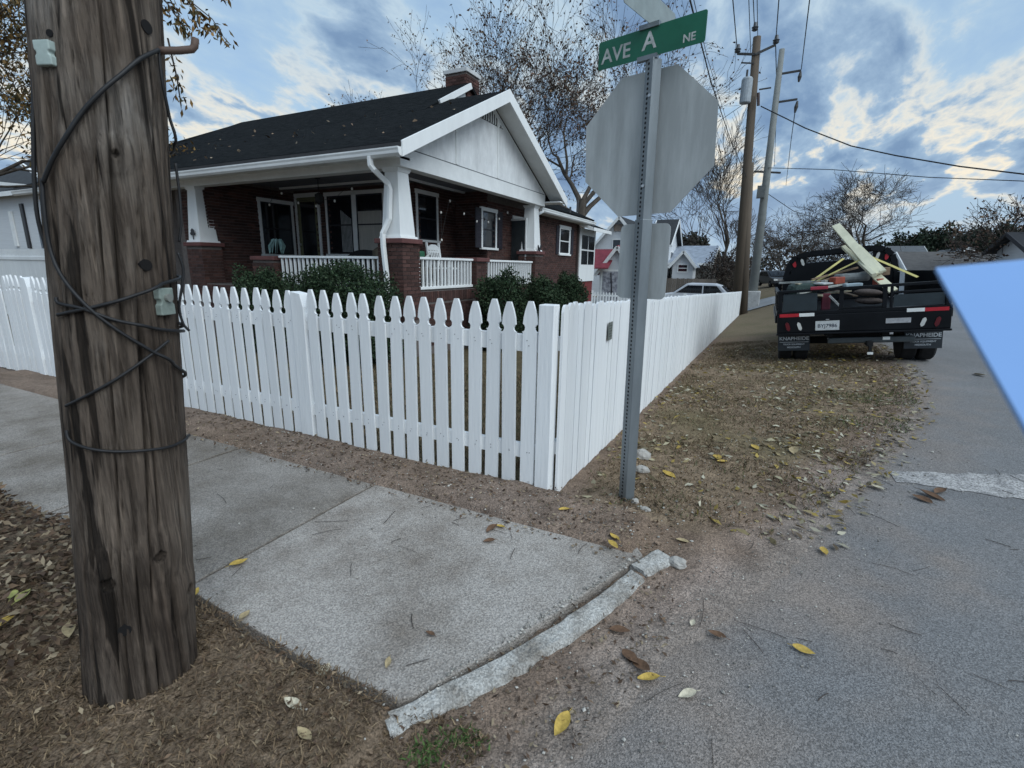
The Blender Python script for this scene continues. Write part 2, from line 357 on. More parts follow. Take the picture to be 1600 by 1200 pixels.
# sidewalk: one slab after the other, each a piece of the walk
def sidewalk():
    st = bpy.data.objects.new('sidewalk', None); COL.objects.link(st); st['kind'] = 'structure'
    joints = [-2.30]
    while joints[-1] > -16: joints.append(joints[-1] - 1.47)
    g = .011
    for k, (b, a) in enumerate(zip(joints, joints[1:])):
        m = MB(); zz = .028 + random.uniform(-.006, .004)
        jit = lambda: random.uniform(-.008, .008)
        m.poly([(a + g, 1.13 + jit(), -.1), (b - g, 1.13 + jit(), -.1), (b - g, 2.5 + jit(), -.1), (a + g, 2.5 + jit(), -.1)], (0, 0, zz + .1))
        m.build('slab', concrete_old, st, bevel=.006)
    P = [(-2.30 + g, 1.14), (-2.1, 1.13), (-1.5, 1.10), (-1.0, 1.12), (-.955, 1.16), (-.84, 1.40), (-.68, 1.78), (-.53, 2.16), (-.42, 2.46), (-.47, 2.53), (-1.2, 2.51), (-2.30 + g, 2.49)]
    m = MB(); m.poly([(x, y, -.1) for x, y in P], (0, 0, .133)); m.build('slab', concrete, st, bevel=.006)
    return st
SIDEWALK = sidewalk()
def curb():
    st = bpy.data.objects.new('curb', None); COL.objects.link(st); st['kind'] = 'structure'
    def stone(pts, w, h):
        m = MB(); n = len(pts); L_ = []; R_ = []
        for i, p in enumerate(pts):
            t = (Vector(pts[min(i + 1, n - 1)]) - Vector(pts[max(i - 1, 0)])).normalized(); r = Vector((t.y, -t.x)); q = Vector(p)
            wj = w * (1 + .18 * random.uniform(-1, 1)) * (.8 if i in (0, n - 1) else 1)
            hj = h + random.uniform(-.006, .006)
            prof = [(-.5 * w, -.1), (-.5 * w, hj - .008), (-.42 * w, hj), (.25 * wj, hj - .004 + random.uniform(-.004, .004)), (.43 * wj, hj - .022), (.5 * wj, hj - .05), (.52 * wj, -.1)]
            L_.append([(q.x + r.x * a, q.y + r.y * a, b) for a, b in prof])
        k = 7; vs = [v for r in L_ for v in r]; fs = [(i * k + j, (i + 1) * k + j, (i + 1) * k + j + 1, i * k + j + 1) for i in range(n - 1) for j in range(k - 1)]
        fs += [tuple(range(k)), tuple((n - 1) * k + j for j in range(k - 1, -1, -1))]
        m.add(vs, fs); o = m.build('curb_stone', curbm, st); recalc(o); o.data.shade_smooth(); o.modifiers.new('e', 'EDGE_SPLIT').split_angle = .7; return o
    a, b = Vector((-.965, 1.02)), Vector((-.40, 2.27)); pts = []
    for i in range(26):
        t = i / 25; p = a.lerp(b, t); p += Vector((.045, -.02)) * math.sin(PI * t); pts.append((p.x, p.y))
    stone(pts, .105, .035)
    a, b = Vector((-.405, 2.31)), Vector((-.31, 2.53)); stone([tuple(a.lerp(b, i / 5)) for i in range(6)], .12, .04)
curb()

# ------------------------------------------------------------------ fences
FY = 2.90; FX = -1.13
def gothic(w=.1, h=1.31, t=.018):
    hw = w / 2; pts = [(-hw, 0), (hw, 0), (hw, h - .205)]
    for k in range(6):                                  # round notch at the neck
        a = -PI / 2 + PI * k / 5 * .93; pts.append((hw + .006 - .022 * math.cos(a) + .0, h - .172 + .026 * math.sin(a)))
    pts += [(hw, h - .138), (hw * .92, h - .10), (hw * .68, h - .052), (hw * .40, h - .012), (hw * .30, h)]
    pts += [(-x, z) for x, z in pts[:1:-1]]
    return [(x, z) for x, z in pts]
def picket_mesh(pts, t, name):
    m = MB(); m.poly([(x, -t / 2, z) for x, z in pts], (0, t, 0)); me = m.mesh(name, fence_white)
    import bmesh
    bm = bmesh.new(); bm.from_mesh(me); bmesh.ops.recalc_face_normals(bm, faces=bm.faces); bm.to_mesh(me); bm.free(); return me
def front_fence():
    f = thing('picket_fence', 'white gothic picket fence facing the sidewalk, open gaps between its pickets', 'fence', (-5, FY, 0))
    me = picket_mesh(gothic(), .018, 'picket'); x = -1.327; k = 0; random.seed(11)
    posts = [-3.46, -5.95, -8.4, -10.85, -13.3]
    while x > -15.2:
        if not any(abs(x - p) < .085 for p in posts):
            share('picket', me, f, (x + random.uniform(-.003, .003), FY + random.uniform(-.002, .002), .015 + random.uniform(-.006, .006)), (random.uniform(-.008, .008), random.uniform(-.009, .009), 0), (1, 1, 1 + random.uniform(-.007, .007)))
        x -= .1407
    def rail(z0, z1):
        m = MB(); m.box(-15.3, -1.27, FY + .0105, FY + .046, z0, z1); m.build('rail', fence_white, f, bevel=.003)
    rail(1.0, 1.115); rail(.25, .355)
    for p in posts:
        m = MB(); hw = .07; pts = [(-hw, 0), (hw, 0), (hw, 1.19), (hw - .03, 1.30), (-hw, 1.315)]
        m.poly([(p + a, FY - .022, b) for a, b in pts], (0, .10, 0)); recalc(m.build('post', fence_white, f, bevel=.004))
    m = MB(); m.box(-1.266, -1.160, FY - .014, FY + .085, 0, 1.315); m.build('corner_post', fence_white, f, bevel=.006)
    # nail heads
    nm = MB(); nm.lathe([(.004, 0), (.004, .001), (.002, .002)], n=6, axis='y'); nme = nm.mesh('nail', mat('nail', (.25, .25, .26), .5))
    for k in range(30):
        xx = -1.327 - k * .1407
        for z in (1.07, 1.045, .31, .295): share('nail', nme, f, (xx + random.uniform(-.02, .02), FY - .0115, z + random.uniform(-.01, .01)))
    return f
front_fence()
def side_fence():
    f = thing('board_fence', 'long white fence of close-set boards running along the street towards the poles', 'fence', (FX, 10, -.3))
    w = .095; t = .018; pts = []
    mes = []
    for q in range(3):
        hw = (w + random.uniform(-.004, .002)) / 2; h = 1.31 + random.uniform(-.012, .012); P = [(-hw, 0), (hw, 0), (hw, h - .045), (hw - .012, h - .014), (hw - .03, h), (-hw + .03, h), (-hw + .012, h - .014), (-hw, h - .045)]
        m = MB(); m.poly([(-t / 2, y, z) for y, z in P], (t, 0, 0)); me = m.mesh('picket', fence_white)
        import bmesh
        bm = bmesh.new(); bm.from_mesh(me); bmesh.ops.recalc_face_normals(bm, faces=bm.faces); bm.to_mesh(me); bm.free(); mes.append(me)
    y = FY + .10; k = 0
    while y < 30.4:
        share('picket', mes[k % 3], f, (FX + random.uniform(-.006, .006), y + random.uniform(-.002, .002), zg(FX, y) + .02 + random.uniform(-.006, .008)), (random.uniform(-.004, .004), 0, random.uniform(-.03, .03)))
        y += .1005; k += 1
    for z in (.3, 1.02):
        m = MB()
        ys = np.linspace(FY + .08, 30.3, 40); P = []
        for a, b in zip(ys, ys[1:]): m.hexa([(FX - .055, a, zg(FX, a) + z), (FX - .0135, a, zg(FX, a) + z), (FX - .0135, b, zg(FX, b) + z), (FX - .055, b, zg(FX, b) + z)], [(FX - .055, a, zg(FX, a) + z + .09), (FX - .0135, a, zg(FX, a) + z + .09), (FX - .0135, b, zg(FX, b) + z + .09), (FX - .055, b, zg(FX, b) + z + .09)])
        m.build('rail', fence_white, f)
    for y in np.arange(FY + 2.4, 30.4, 2.44):
        m = MB(); m.box(FX - .15, FX - .056, y - .045, y + .045, zg(FX, y) - .1, zg(FX, y) + 1.25); m.build('post', fence_white, f)
    return f
side_fence()
p = MB(); c = atx(953, 517, FX + .0165); p.box(FX + .018, FX + .022, c.y - .06, c.y + .06, c.z - .075, c.z + .075)
pl = p.build('plaque', mat('dull_metal', (.22, .24, .22), .5, .3, 30, .2, 60, metal=.5), None, bevel=.002); tag(pl, 'small grey metal maker plate fixed on white board fence', 'plaque')
for k in range(5):
    m = MB(); z = c.z + .045 - k * .022; m.box(FX + .0222, FX + .0232, c.y - .045, c.y + .045 - .02 * (k % 2), z - .004, z + .004); m.build('engraved_line', mat('plate_ink', (.10, .11, .10), .6), pl)

# ------------------------------------------------------------------ near utility pole
def pole_material():
    m = bpy.data.materials.new('old_pole_wood'); m.use_nodes = True; nt = m.node_tree; N = nt.nodes.new; L = nt.links.new; b = nt.nodes['Principled BSDF']
    b.inputs['Roughness'].default_value = .92; b.inputs['Specular IOR Level'].default_value = .2
    tc = N('ShaderNodeTexCoord')
    def nz(sc, st, det, rough=.6, dist=0):
        mp = N('ShaderNodeMapping'); mp.inputs['Scale'].default_value = st; L(tc.outputs['Object'], mp.inputs[0])
        n = N('ShaderNodeTexNoise'); n.inputs['Scale'].default_value = sc; n.inputs['Detail'].default_value = det; n.inputs['Roughness'].default_value = rough; n.inputs['Distortion'].default_value = dist; L(mp.outputs[0], n.inputs['Vector']); return n.outputs['Fac']
    def ramp(f, pts):
        r = N('ShaderNodeValToRGB'); L(f, r.inputs[0]); e = r.color_ramp.elements
        while len(e) < len(pts): e.new(.5)
        for k, (p, c) in enumerate(pts): e[k].position = p; e[k].color = (*c, 1)
        return r.outputs[0]
    def mul(a, bb, f=1.0):
        x = N('ShaderNodeMix'); x.data_type = 'RGBA'; x.blend_type = 'MULTIPLY'; x.inputs[0].default_value = f; L(a, x.inputs[6]); L(bb, x.inputs[7]); return x.outputs[2]
    base = ramp(nz(3.0, (1, 1, .6), 6), [(.30, (.072, .055, .044)), (.44, (.105, .083, .067)), (.56, (.142, .115, .094)), (.66, (.185, .16, .138)), (.76, (.27, .25, .23))])
    fine = ramp(nz(58, (1, 1, .03), 7, .66), [(.36, (.45, .43, .42)), (.48, (.86, .85, .84)), (.62, (1.2, 1.18, 1.15))])
    crack = ramp(nz(17, (1, 1, .035), 4, .55, .25), [(.385, (.08, .07, .065)), (.43, (1, 1, 1))])
    knot = ramp(nz(6, (1, 1, .45), 4), [(.30, (.42, .38, .35)), (.42, (1, 1, 1))])
    a = N('ShaderNodeAttribute'); a.attribute_name = 'groove'
    c = mul(mul(mul(base, fine, .9), crack, .85), knot, .8); c = mul(c, a.outputs['Color'])
    L(c, b.inputs['Base Color'])
    bp = N('ShaderNodeBump'); bp.inputs['Strength'].default_value = .9; bp.inputs['Distance'].default_value = .012; L(fine, bp.inputs['Height']); L(bp.outputs[0], b.inputs['Normal'])
    return m
PB = Vector((-1.925, .752, -.15)); PR = .172
PT = None
def _lean():
    # axis passes through base and a point seen at the top of the frame
    top = ray(149, -40); dist = 2.20
    t = dist / math.hypot(top[0], top[1]); return Vector((t * top[0], t * top[1], H + t * top[2]))
PT = _lean(); AX = (PT - PB).normalized()
def pole_pt(z, th, r):      # th measured from the side facing the camera
    c = PB + AX * ((z - PB.z) / AX.z); f = Vector((-c.x, -c.y, 0)).normalized(); s = Vector((-f.y, f.x, 0))
    return c + f * (math.cos(th) * r) + s * (math.sin(th) * r)
def near_pole():
    u = thing('utility_pole', 'weathered brown wooden utility pole wrapped in black cables beside the sidewalk', 'utility pole', (PB.x, PB.y, 0))
    nt_, nz_ = 240, 520; V = []; Gc = []; zt = 7.5
    zs = list(np.linspace(-.15, 3.2, nz_)) + list(np.linspace(3.4, zt, 24))
    knots = [(1.86, .12, .03), (2.42, .55, .03), (.55, .35, .05), (2.35, -.62, .02), (.36, .95, .045), (.5, -.5, .06)]
    for z in zs:
        for k in range(nt_):
            th = 2 * PI * k / nt_; cx, cy = math.cos(th), math.sin(th)
            tw = th + .10 * math.sin(z * 1.3 + 1) + .05 * mn.noise(Vector((cx * 2, cy * 2, z * 1.6)))
            qx, qy = math.cos(tw), math.sin(tw)
            g = mn.noise(Vector((qx * 4.2, qy * 4.2, z * .40 + 3))); g2 = mn.noise(Vector((qx * 11, qy * 11, z * .8 + 9))); g3 = mn.noise(Vector((qx * 24, qy * 24, z * 1.5)))
            r = PR * (1.01 - .012 * z) + .006 * mn.noise(Vector((cx, cy, z * .8)))
            cr = max(0, .16 - abs(g)) / .16; cr2 = max(0, .13 - abs(g2)) / .13
            gate = fade(mn.noise(Vector((qx * 3, qy * 3, z * .9 + 20))) * 2 + .5); gate2 = fade(mn.noise(Vector((qx * 6, qy * 6, z * 1.4 + 40))) * 2 + .4)
            dep = .026 * cr ** 3 * gate + .011 * cr2 ** 2 * gate2 - .0025 * g3
            r -= dep
            if z < .35: r += .012 * (0.35 - z) * (1 + 2 * g)
            shade = 1 - .6 * min(1, (.018 * cr ** 3 * gate + .008 * cr2 ** 2 * gate2) / .014)
            for kz, kt, ks in knots:
                d = math.hypot((z - kz), (((th - kt + PI) % (2 * PI)) - PI) * PR)
                if d < ks * 2.2: r += .010 * math.cos(min(1, d / (ks * 2.2)) * PI / 2) - (.02 if d < ks * .35 else 0); shade *= (.7 if d < ks * .4 else .85 + .15 * d / ks / 2.2)
            V.append(pole_pt(z, th, r)); Gc.append((shade, shade * .98, shade * .96, 1))
    nzz = len(zs); Fc = [(j * nt_ + k, j * nt_ + (k + 1) % nt_, (j + 1) * nt_ + (k + 1) % nt_, (j + 1) * nt_ + k) for j in range(nzz - 1) for k in range(nt_)]
    Fc.append(tuple((nzz - 1) * nt_ + k for k in range(nt_)))
    me = bpy.data.meshes.new('shaft'); me.from_pydata([tuple(v) for v in V], [], Fc); a = me.color_attributes.new('groove', 'FLOAT_COLOR', 'POINT'); a.data.foreach_set('color', np.array(Gc, np.float32).ravel())
    me.materials.append(pole_material()); me.shade_smooth(); o = bpy.data.objects.new('shaft', me); COL.objects.link(o); o.parent = u; o.matrix_parent_inverse = Matrix.Translation(-Vector(u.location))
    # bored holes (dark plugs)
    hole = mat('hole_black', (.006, .005, .005), .95)
    def surf(px, py, r=PR + .002):     # point of the pole's skin in that direction
        d_ = Vector(ray(px, py)); best = None
        for k in range(400):
            p = Vector((0, 0, H)) + d_ * (1.0 + k * .005); c = PB + AX * ((p.z - PB.z) / AX.z)
            if math.hypot(p.x - c.x, p.y - c.y) < r: return p, (p - c)
        p = Vector((0, 0, H)) + d_ * 2.0; c = PB + AX * ((p.z - PB.z) / AX.z); n = (p - c); n.z = 0; n = n.normalized() * r
        return c + n, n
    def out(v): v = Vector((v.x, v.y, 0)); return v.normalized()
    for px, py, r in ((228, 414, .018), (229, 42, .019), (78, 52, .010), (195, 985, .020)):
        p, n = surf(px, py, PR); n = out(n); m = MB(); m.tube([p - n * .02, p + n * .0025], r, 14); m.build('bored_hole', hole, u)
    cab = mat('cable_black', (.012, .012, .013), .55, .3, 20)
    def wrap(pts, rad, name='cable', lift=.004, m_=cab):
        P = []
        for px, py in pts:
            p, n = surf(px, py, PR + .003 + rad); P.append(p + out(n) * lift)
        # smooth resample on the skin
        Q = []
        for i in range(len(P) - 1):
            p0 = P[max(i - 1, 0)]; p1 = P[i]; p2 = P[i + 1]; p3 = P[min(i + 2, len(P) - 1)]
            for k in range(8):
                t = k / 8; q = .5 * ((2 * p1) + (p2 - p0) * t + (2 * p0 - 5 * p1 + 4 * p2 - p3) * t * t + (3 * p1 - p0 - 3 * p2 + p3) * t ** 3)
                c = PB + AX * ((q.z - PB.z) / AX.z); v = Vector((q.x - c.x, q.y - c.y, 0)); 
                if v.length < PR + rad: q = Vector((c.x, c.y, q.z)) + v.normalized() * (PR + rad + lift)
                Q.append(q)
        Q.append(P[-1]); m = MB(); m.tube(Q, rad, 8); return m.build(name, m_, u, smooth=True)
    wrap([(246, 78), (218, 92), (190, 116), (160, 142), (130, 175), (105, 213), (84, 250), (70, 285)], .0062)
    wrap([(246, 82), (252, 130), (262, 180), (270, 228), (276, 262)], .0048)
    wrap([(68, 280), (72, 330), (80, 385), (95, 425), (120, 460), (150, 490), (190, 520), (235, 548), (270, 570), (293, 593)], .0055)
    wrap([(90, 465), (95, 474), (130, 482), (180, 500), (235, 512), (296, 516)], .0055)
    wrap([(92, 492), (150, 479), (200, 465), (250, 444), (284, 424)], .0055)
    wrap([(105, 634), (140, 616), (185, 590), (230, 558), (262, 532)], .0048)
    wrap([(106, 672), (112, 688), (140, 700), (180, 705), (230, 703), (270, 696), (294, 680)], .0048)
    wrap([(278, 505), (288, 512), (297, 518)], .0055)
    # hanging cables that stand off the pole on both sides
    def free(pts, rad, d0):
        Q = []
        for px, py in pts:
            r_ = ray(px, py); t = d0 / math.hypot(r_[0], r_[1]); Q.append(Vector((t * r_[0], t * r_[1], H + t * r_[2])))
        R_ = []
        for i in range(len(Q) - 1):
            p0 = Q[max(i - 1, 0)]; p1 = Q[i]; p2 = Q[i + 1]; p3 = Q[min(i + 2, len(Q) - 1)]
            for k in range(6):
                t = k / 6; R_.append(.5 * ((2 * p1) + (p2 - p0) * t + (2 * p0 - 5 * p1 + 4 * p2 - p3) * t * t + (3 * p1 - p0 - 3 * p2 + p3) * t ** 3))
        R_.append(Q[-1]); m = MB(); m.tube(R_, rad, 8); m.build('cable', cab, u, smooth=True)
    free([(53, 110), (52, 200), (54, 290), (60, 345), (74, 388), (92, 425)], .0060, 2.14)
    free([(68, 285), (66, 320), (74, 355), (84, 400)], .0050, 2.12)
    free([(274, 255), (280, 300), (283, 345), (280, 378)], .0045, 2.12)
    free([(278, 395), (286, 420), (284, 450), (280, 480), (286, 505), (296, 517)], .0045, 2.07)
    # hook
    hk = mat('painted_hook', (.10, .065, .05), .7, .2, 10)
    free_pts = []
    for px, py in ((246, 79), (258, 79), (280, 79), (300, 77), (304, 72), (305, 60)):
        r_ = ray(px, py); t = 2.12 / math.hypot(r_[0], r_[1]); free_pts.append(Vector((t * r_[0], t * r_[1], H + t * r_[2])))
    m = MB(); m.tube(free_pts, .0115, 10); m.build('hook', hk, u, smooth=True)
    # plastic clips / porcelain block
    def plate(px, py, w, h, t, m_, name):
        p, n = surf(px, py, PR + .002); n = out(n); s = Vector((-n.y, n.x, 0)); m = MB()
        pts = [(-.5, -.5), (.5, -.5), (.5, -.12), (.38, -.05), (.38, .05), (.5, .12), (.5, .5), (-.5, .5), (-.5, .12), (-.38, .05), (-.38, -.05), (-.5, -.12)]
        m.poly([p + s * (a * w) + Vector((0, 0, b * h)) - n * .01 for a, b in pts], n * (t + .01)); o = recalc(m.build(name, m_, u, bevel=.003)); return o, p + n * t, n, s
    plate(72, 84, .050, .064, .012, mat('clip_plastic', (.36, .43, .40), .5, .15, 20), 'cable_clip')
    o, p, n, s = plate(256, 471, .058, .088, .014, mat('porcelain', (.22, .26, .23), .5, .25, 20), 'insulator_block')
    m = MB(); m.tube([p + Vector((0, 0, .012)) - n * .004, p + n * .012 + Vector((0, 0, .012))], .013, 12); m.build('bolt_head', mat('clip_bolt', (.2, .21, .19), .6), o)
    return u
near_pole()

# ------------------------------------------------------------------ sign post
def sign_post():
    bx, by = -.68, 3.14; top = 2.695
    u = thing('sign_post', 'galvanised perforated signpost with grey backs of an octagonal and a small panel', 'signpost', (bx, by, 0))
    ang = math.radians(52); e1 = Vector((math.cos(ang), math.sin(ang), 0)); e2 = Vector((-e1.y, e1.x, 0)); Z = Vector((0, 0, 1)); lean = Vector((-.012, 0, 0))
    def post(w, z0, z1, name):
        m = MB(); a = Vector((bx, by, 0)) + lean * z0; b = Vector((bx, by, 0)) + lean * z1
        m.hexa([a + Z * z0 + e1 * (i * w / 2) + e2 * (j * w / 2) for i, j in ((-1, -1), (1, -1), (1, 1), (-1, 1))], [b + Z * z1 + e1 * (i * w / 2) + e2 * (j * w / 2) for i, j in ((-1, -1), (1, -1), (1, 1), (-1, 1))])
        o = m.build(name, galv, u, bevel=.005)
        hm = MB(); z = z0 + .03
        while z < z1 - .02:
            c = Vector((bx, by, z)) + lean * z
            for d_, s_ in ((-e1, e2), (-e2, e1)):
                if d_ == -e2: continue
                q = c + d_ * (w / 2); hm.add([q + d_ * .0008 + s_ * (.0078 * math.cos(t)) + Z * (.0078 * math.sin(t)) for t in [2 * PI * k / 10 for k in range(10)]], [tuple(range(10))])
            z += .0254
        h = hm.build('punched_holes', mat('hole_dark', (.012, .012, .013), .9), o); h['kind'] = 'stuff'
        return o
    post(.066, 1.80, top, 'upper_post'); post(.076, -.1, 1.835, 'post_sleeve')
    # octagon seen from the back
    cx, cz = -.733, 2.264; R = .3955 / math.cos(PI / 8); yaw = -.126; ro = PI / 8 + .035
    ex = Vector((math.cos(yaw), math.sin(yaw), 0)); ey = Vector((-ex.y, ex.x, 0)); C = Vector((cx, by + .055, cz))
    m = MB(); m.poly([C + ex * (R * math.cos(ro + k * PI / 4)) + Z * (R * math.sin(ro + k * PI / 4)) for k in range(8)], ey * .003); oc = recalc(m.build('octagonal_panel', signback, u)); oc['label'] = 'bare grey back of octagonal stop sign'
    m = MB(); m.poly([C + ey * .0035 + ex * (.97 * R * math.cos(ro + k * PI / 4)) + Z * (.97 * R * math.sin(ro + k * PI / 4)) for k in range(8)], ey * .0008); recalc(m.build('red_face', mat('sign_red', (.45, .02, .03), .5), oc))
    for z in (2.02, 2.5):
        m = MB(); q = Vector((cx + .02, by - .05, z)); m.lathe([(.009, 0), (.009, .02)], (q.x, q.y, q.z), 6, 'y'); m.build('bolt', chrome, oc)
    # small rounded panel below
    w, h, r = .315, .455, .035; c2 = Vector((-.702, by + .058, 1.588)); pts = []
    for (sx, sz, a0) in ((1, 1, 0), (-1, 1, PI / 2), (-1, -1, PI), (1, -1, 3 * PI / 2)):
        for k in range(5):
            a = a0 + k * PI / 8; pts.append(c2 + ex * (sx * (w / 2 - r) + r * math.cos(a)) + Z * (sz * (h / 2 - r) + r * math.sin(a)))
    m = MB(); m.poly(pts, ey * .003); recalc(m.build('rectangular_panel', signback, u))
    # street name blade
    a = -.247; d_ = Vector((math.cos(a), math.sin(a), 0)); n = Vector((d_.y, -d_.x, 0))
    hh = .150; ctr = Vector((-.715, 3.12, 2.780)) + d_ * -.031
    def blade(ctr, d_, n, L_, hh, name, m_):
        m = MB(); r = .012; pts = []
        for (sx, sz, a0) in ((1, 1, 0), (-1, 1, PI / 2), (-1, -1, PI), (1, -1, 3 * PI / 2)):
            for k in range(4):
                t = a0 + k * PI / 6; pts.append(ctr + d_ * (sx * (L_ / 2 - r) + r * math.cos(t)) + Z * (sz * (hh / 2 - r) + r * math.sin(t)))
        m.poly(pts, n * .003); return recalc(m.build(name, m_, u))
    b1 = blade(ctr, d_, n, .645, hh, 'street_name_blade', signgreen); b1['label'] = 'green street name blade reading AVE A NE'
    rt = d_ if d_.x > 0 else -d_
    f = ctr + n * .0035
    text('lettering', 'AVE', .108, signlet, b1, f + rt * -.205 - Z * .012, rt, Z, .0006, .0015)
    text('lettering', 'A', .125, signlet, b1, f + rt * .005 + Z * .004, rt, Z, .0006, .002)
    text('lettering', 'NE', .055, signlet, b1, f + rt * .235 - Z * .035, rt, Z, .0006, .0012)
    m = MB(); m.box(-.06, .06, -.014, .014, -.012, .012); o = m.build('blade_bracket', galv, u); o.matrix_parent_inverse = Matrix(); o.location = ctr - Z * .078 - Vector(u.location); o.rotation_euler = (0, 0, a)
    o2 = o.copy(); COL.objects.link(o2); o2.location = ctr + Z * .08 - Vector(u.location)
    n2 = -d_ if d_.y < 0 else d_
    b2 = blade(ctr + Z * .165, n, Vector((d_.x, d_.y, 0)), .61, hh, 'cross_street_blade', mat('blade_back', (.30, .34, .33), .45, .15, 8, metal=.4)); b2['label'] = 'second street name blade, seen almost edge on'
    return u
sign_post()

# ------------------------------------------------------------------ the brick house
X0, Y0 = -5.723, 7.062          # outer porch faces: side street, front
XW, YB, XL, XB = -7.55, 9.80, -11.50, -6.58
BL, BH, BJ = .2035, .0572, .0106
house = thing('brick_bungalow', 'red brick bungalow with white gable and deep front porch behind picket fence', 'house', (-10, 11, -.3))
_bricks = {'v': [], 'f': [], 'c': []}
_bm = MB(); _bm.box(-BL / 2, BL / 2, -.012, .012, -BH / 2, BH / 2); BRICK_ME = _bm.mesh('brick', brickm)
_nb = [0]
def bricks(plane, c, a0, a1, z0, z1, outward, holes=(), single=False, parent=None, soldier=False):
    """lay courses on a wall face; plane 'x': wall at x=c runs along y; 'y': wall at y=c runs along x"""
    k = 0; z = z0
    ch, cl = (BH, BL) if not soldier else (BL, BH)
    while z + ch <= z1 + .002:
        a = a0 - (cl + BJ) * (.5 if k % 2 and not soldier else 0)
        while a < a1:
            b0, b1 = max(a, a0), min(a + cl, a1)
            if b1 - b0 > .03 and not any(h[0] < (b0 + b1) / 2 < h[1] and h[2] < z + ch / 2 < h[3] for h in holes):
                mid = (b0 + b1) / 2; w = b1 - b0; pr = random.uniform(-.002, .002)
                if single and _nb[0] < 300:
                    _nb[0] += 1
                    loc = (c + outward * (.002 + pr), mid, z + ch / 2) if plane == 'x' else (mid, c + outward * (.002 + pr), z + ch / 2)
                    share('brick', BRICK_ME, parent or house, loc, (0, 0, PI / 2 if plane == 'x' else 0), (w / BL, 1, ch / BH))
                else:
                    m = MB(); t0, t1 = c - .01, c + outward * (.013 + pr)
                    if outward < 0: t0, t1 = c + outward * (.013 - pr), c + .01
                    if plane == 'x': m.box(t0, t1, b0, b1, z, z + ch)
                    else: m.box(b0, b1, t0, t1, z, z + ch)
                    o = len(_bricks['v']); _bricks['v'] += m.v; _bricks['f'] += [tuple(i + o for i in f) for f in m.f]
                    q = random.uniform(.62, 1.35); hue = random.uniform(-.08, .08); _bricks['c'] += [(q * (1 + hue), q, q * (1 - hue * .5), 1)] * 8
            a += cl + BJ
        z += ch + BJ; k += 1
def wallbox(x0, x1, y0, y1, z0, z1, name='wall', m=None): b = MB(); b.box(x0, x1, y0, y1, z0, z1); return b.build(name, m or mortar, house)
GZ = -.6
# openings
def px_hole(plane, c, l, t, r, b):
    f = atx if plane == 'x' else aty; p, q = f(l, (t + b) / 2, c), f((l + r) / 2, t, c); s_, u_ = f(r, (t + b) / 2, c), f((l + r) / 2, b, c)
    i = 1 if plane == 'x' else 0
    return [p[i], s_[i], u_.z, q.z]
H1 = [8.72, 9.62, 1.75, 3.02]
HD = px_hole('y', YB, 468, 308, 500, 420); HD[2] = 1.05
HW2 = px_hole('y', YB, 514, 304, 600, 397)
HW3 = px_hole('x', XW, 652, 305, 681, 375)
HW4 = px_hole('x', XB, 753, 331, 773, 387)
HSD = [13.05, 13.85, 1.05, 2.83]
HW5 = px_hole('x', XB, 874, 357, 889, 397)
# porch base and body walls (mortar cores with bricks laid on them)
wallbox(X0 - .22, X0 - .02, Y0 + .1, 13.2, GZ, 1.05); bricks('x', X0 - .02, Y0 + .49, 13.2, GZ + .6, .84, 1); bricks('x', X0 - .02, Y0 + .49, 13.2, .845, 1.055, 1, soldier=True)
wallbox(-11.9, X0 - .25, Y0 + .02, Y0 + .2, GZ, 1.05); bricks('y', Y0 + .02, -11.4, X0 - .55, .3, 1.05, -1)
wallbox(XL - .3, XL, Y0 + .30, YB, GZ, 3.42); bricks('x', XL, Y0 + .30, YB, .7, 3.38, 1, [H1])
wallbox(-12.6, XL - .02, Y0 + .28, Y0 + .5, GZ, 3.4); bricks('y', Y0 + .28, -12.4, XL + .013, .4, 3.15, -1)
wallbox(-18, -12.55, Y0 + 1.2, Y0 + 1.4, GZ, 3.35)
wallbox(XL, XW, YB, YB + .25, GZ, 3.6); bricks('y', YB, XL, XW, .95, 3.40, -1, [HD, HW2])
YJ = atx(712, 360, XW).y
wallbox(XW - .25, XW, YB + .001, YJ + .2, GZ, 3.6); bricks('x', XW, YB, YJ, .95, 3.40, 1, [HW3])
wallbox(XW - .1, XB - .02, YJ, YJ + .25, GZ, 3.6); bricks('y', YJ, XW, XB, .95, 3.40, -1)
YE = atx(903, 370, XB).y
wallbox(XB - .3, XB - .001, YJ + .002, YE, GZ - .4, 3.40); bricks('x', XB, YJ, YE, .45, 3.15, 1, [HW4, HSD, HW5])
wallbox(-12, XB - .3, YE - .25, YE - .01, GZ - .4, 3.3)
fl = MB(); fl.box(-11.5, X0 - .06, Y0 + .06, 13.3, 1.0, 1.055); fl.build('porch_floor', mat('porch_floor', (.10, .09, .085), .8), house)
# piers
def pier(x0, x1, y0, y1, ztop, zb=-.4, single=True, capo=.045):
    core = MB(); core.box(x0 + .012, x1 - .012, y0 + .012, y1 - .012, GZ, ztop - .085); p = core.build('pier', mortar, house)
    zlo = zb
    bricks('y', y0 + .012, x0, x1, zlo, ztop - .09, -1, single=single); bricks('x', x1 - .012, y0, y1, zlo, ztop - .09, 1, single=single)
    c = MB(); c.box(x0 - capo, x1 + capo, y0 - capo, y1 + capo, ztop - .085, ztop); c.build('pier_cap', capm, house, bevel=.012)
pier(X0 - .55, X0, Y0, Y0 + .49, 1.99, .55)
pier(X0 - .5, X0, 9.58, 10.06, 1.715, .8); pier(X0 - .52, X0, 12.72, 13.26, 1.955, .8)
pier(-11.95, -11.40, Y0, Y0 + .49, 1.96, .8)
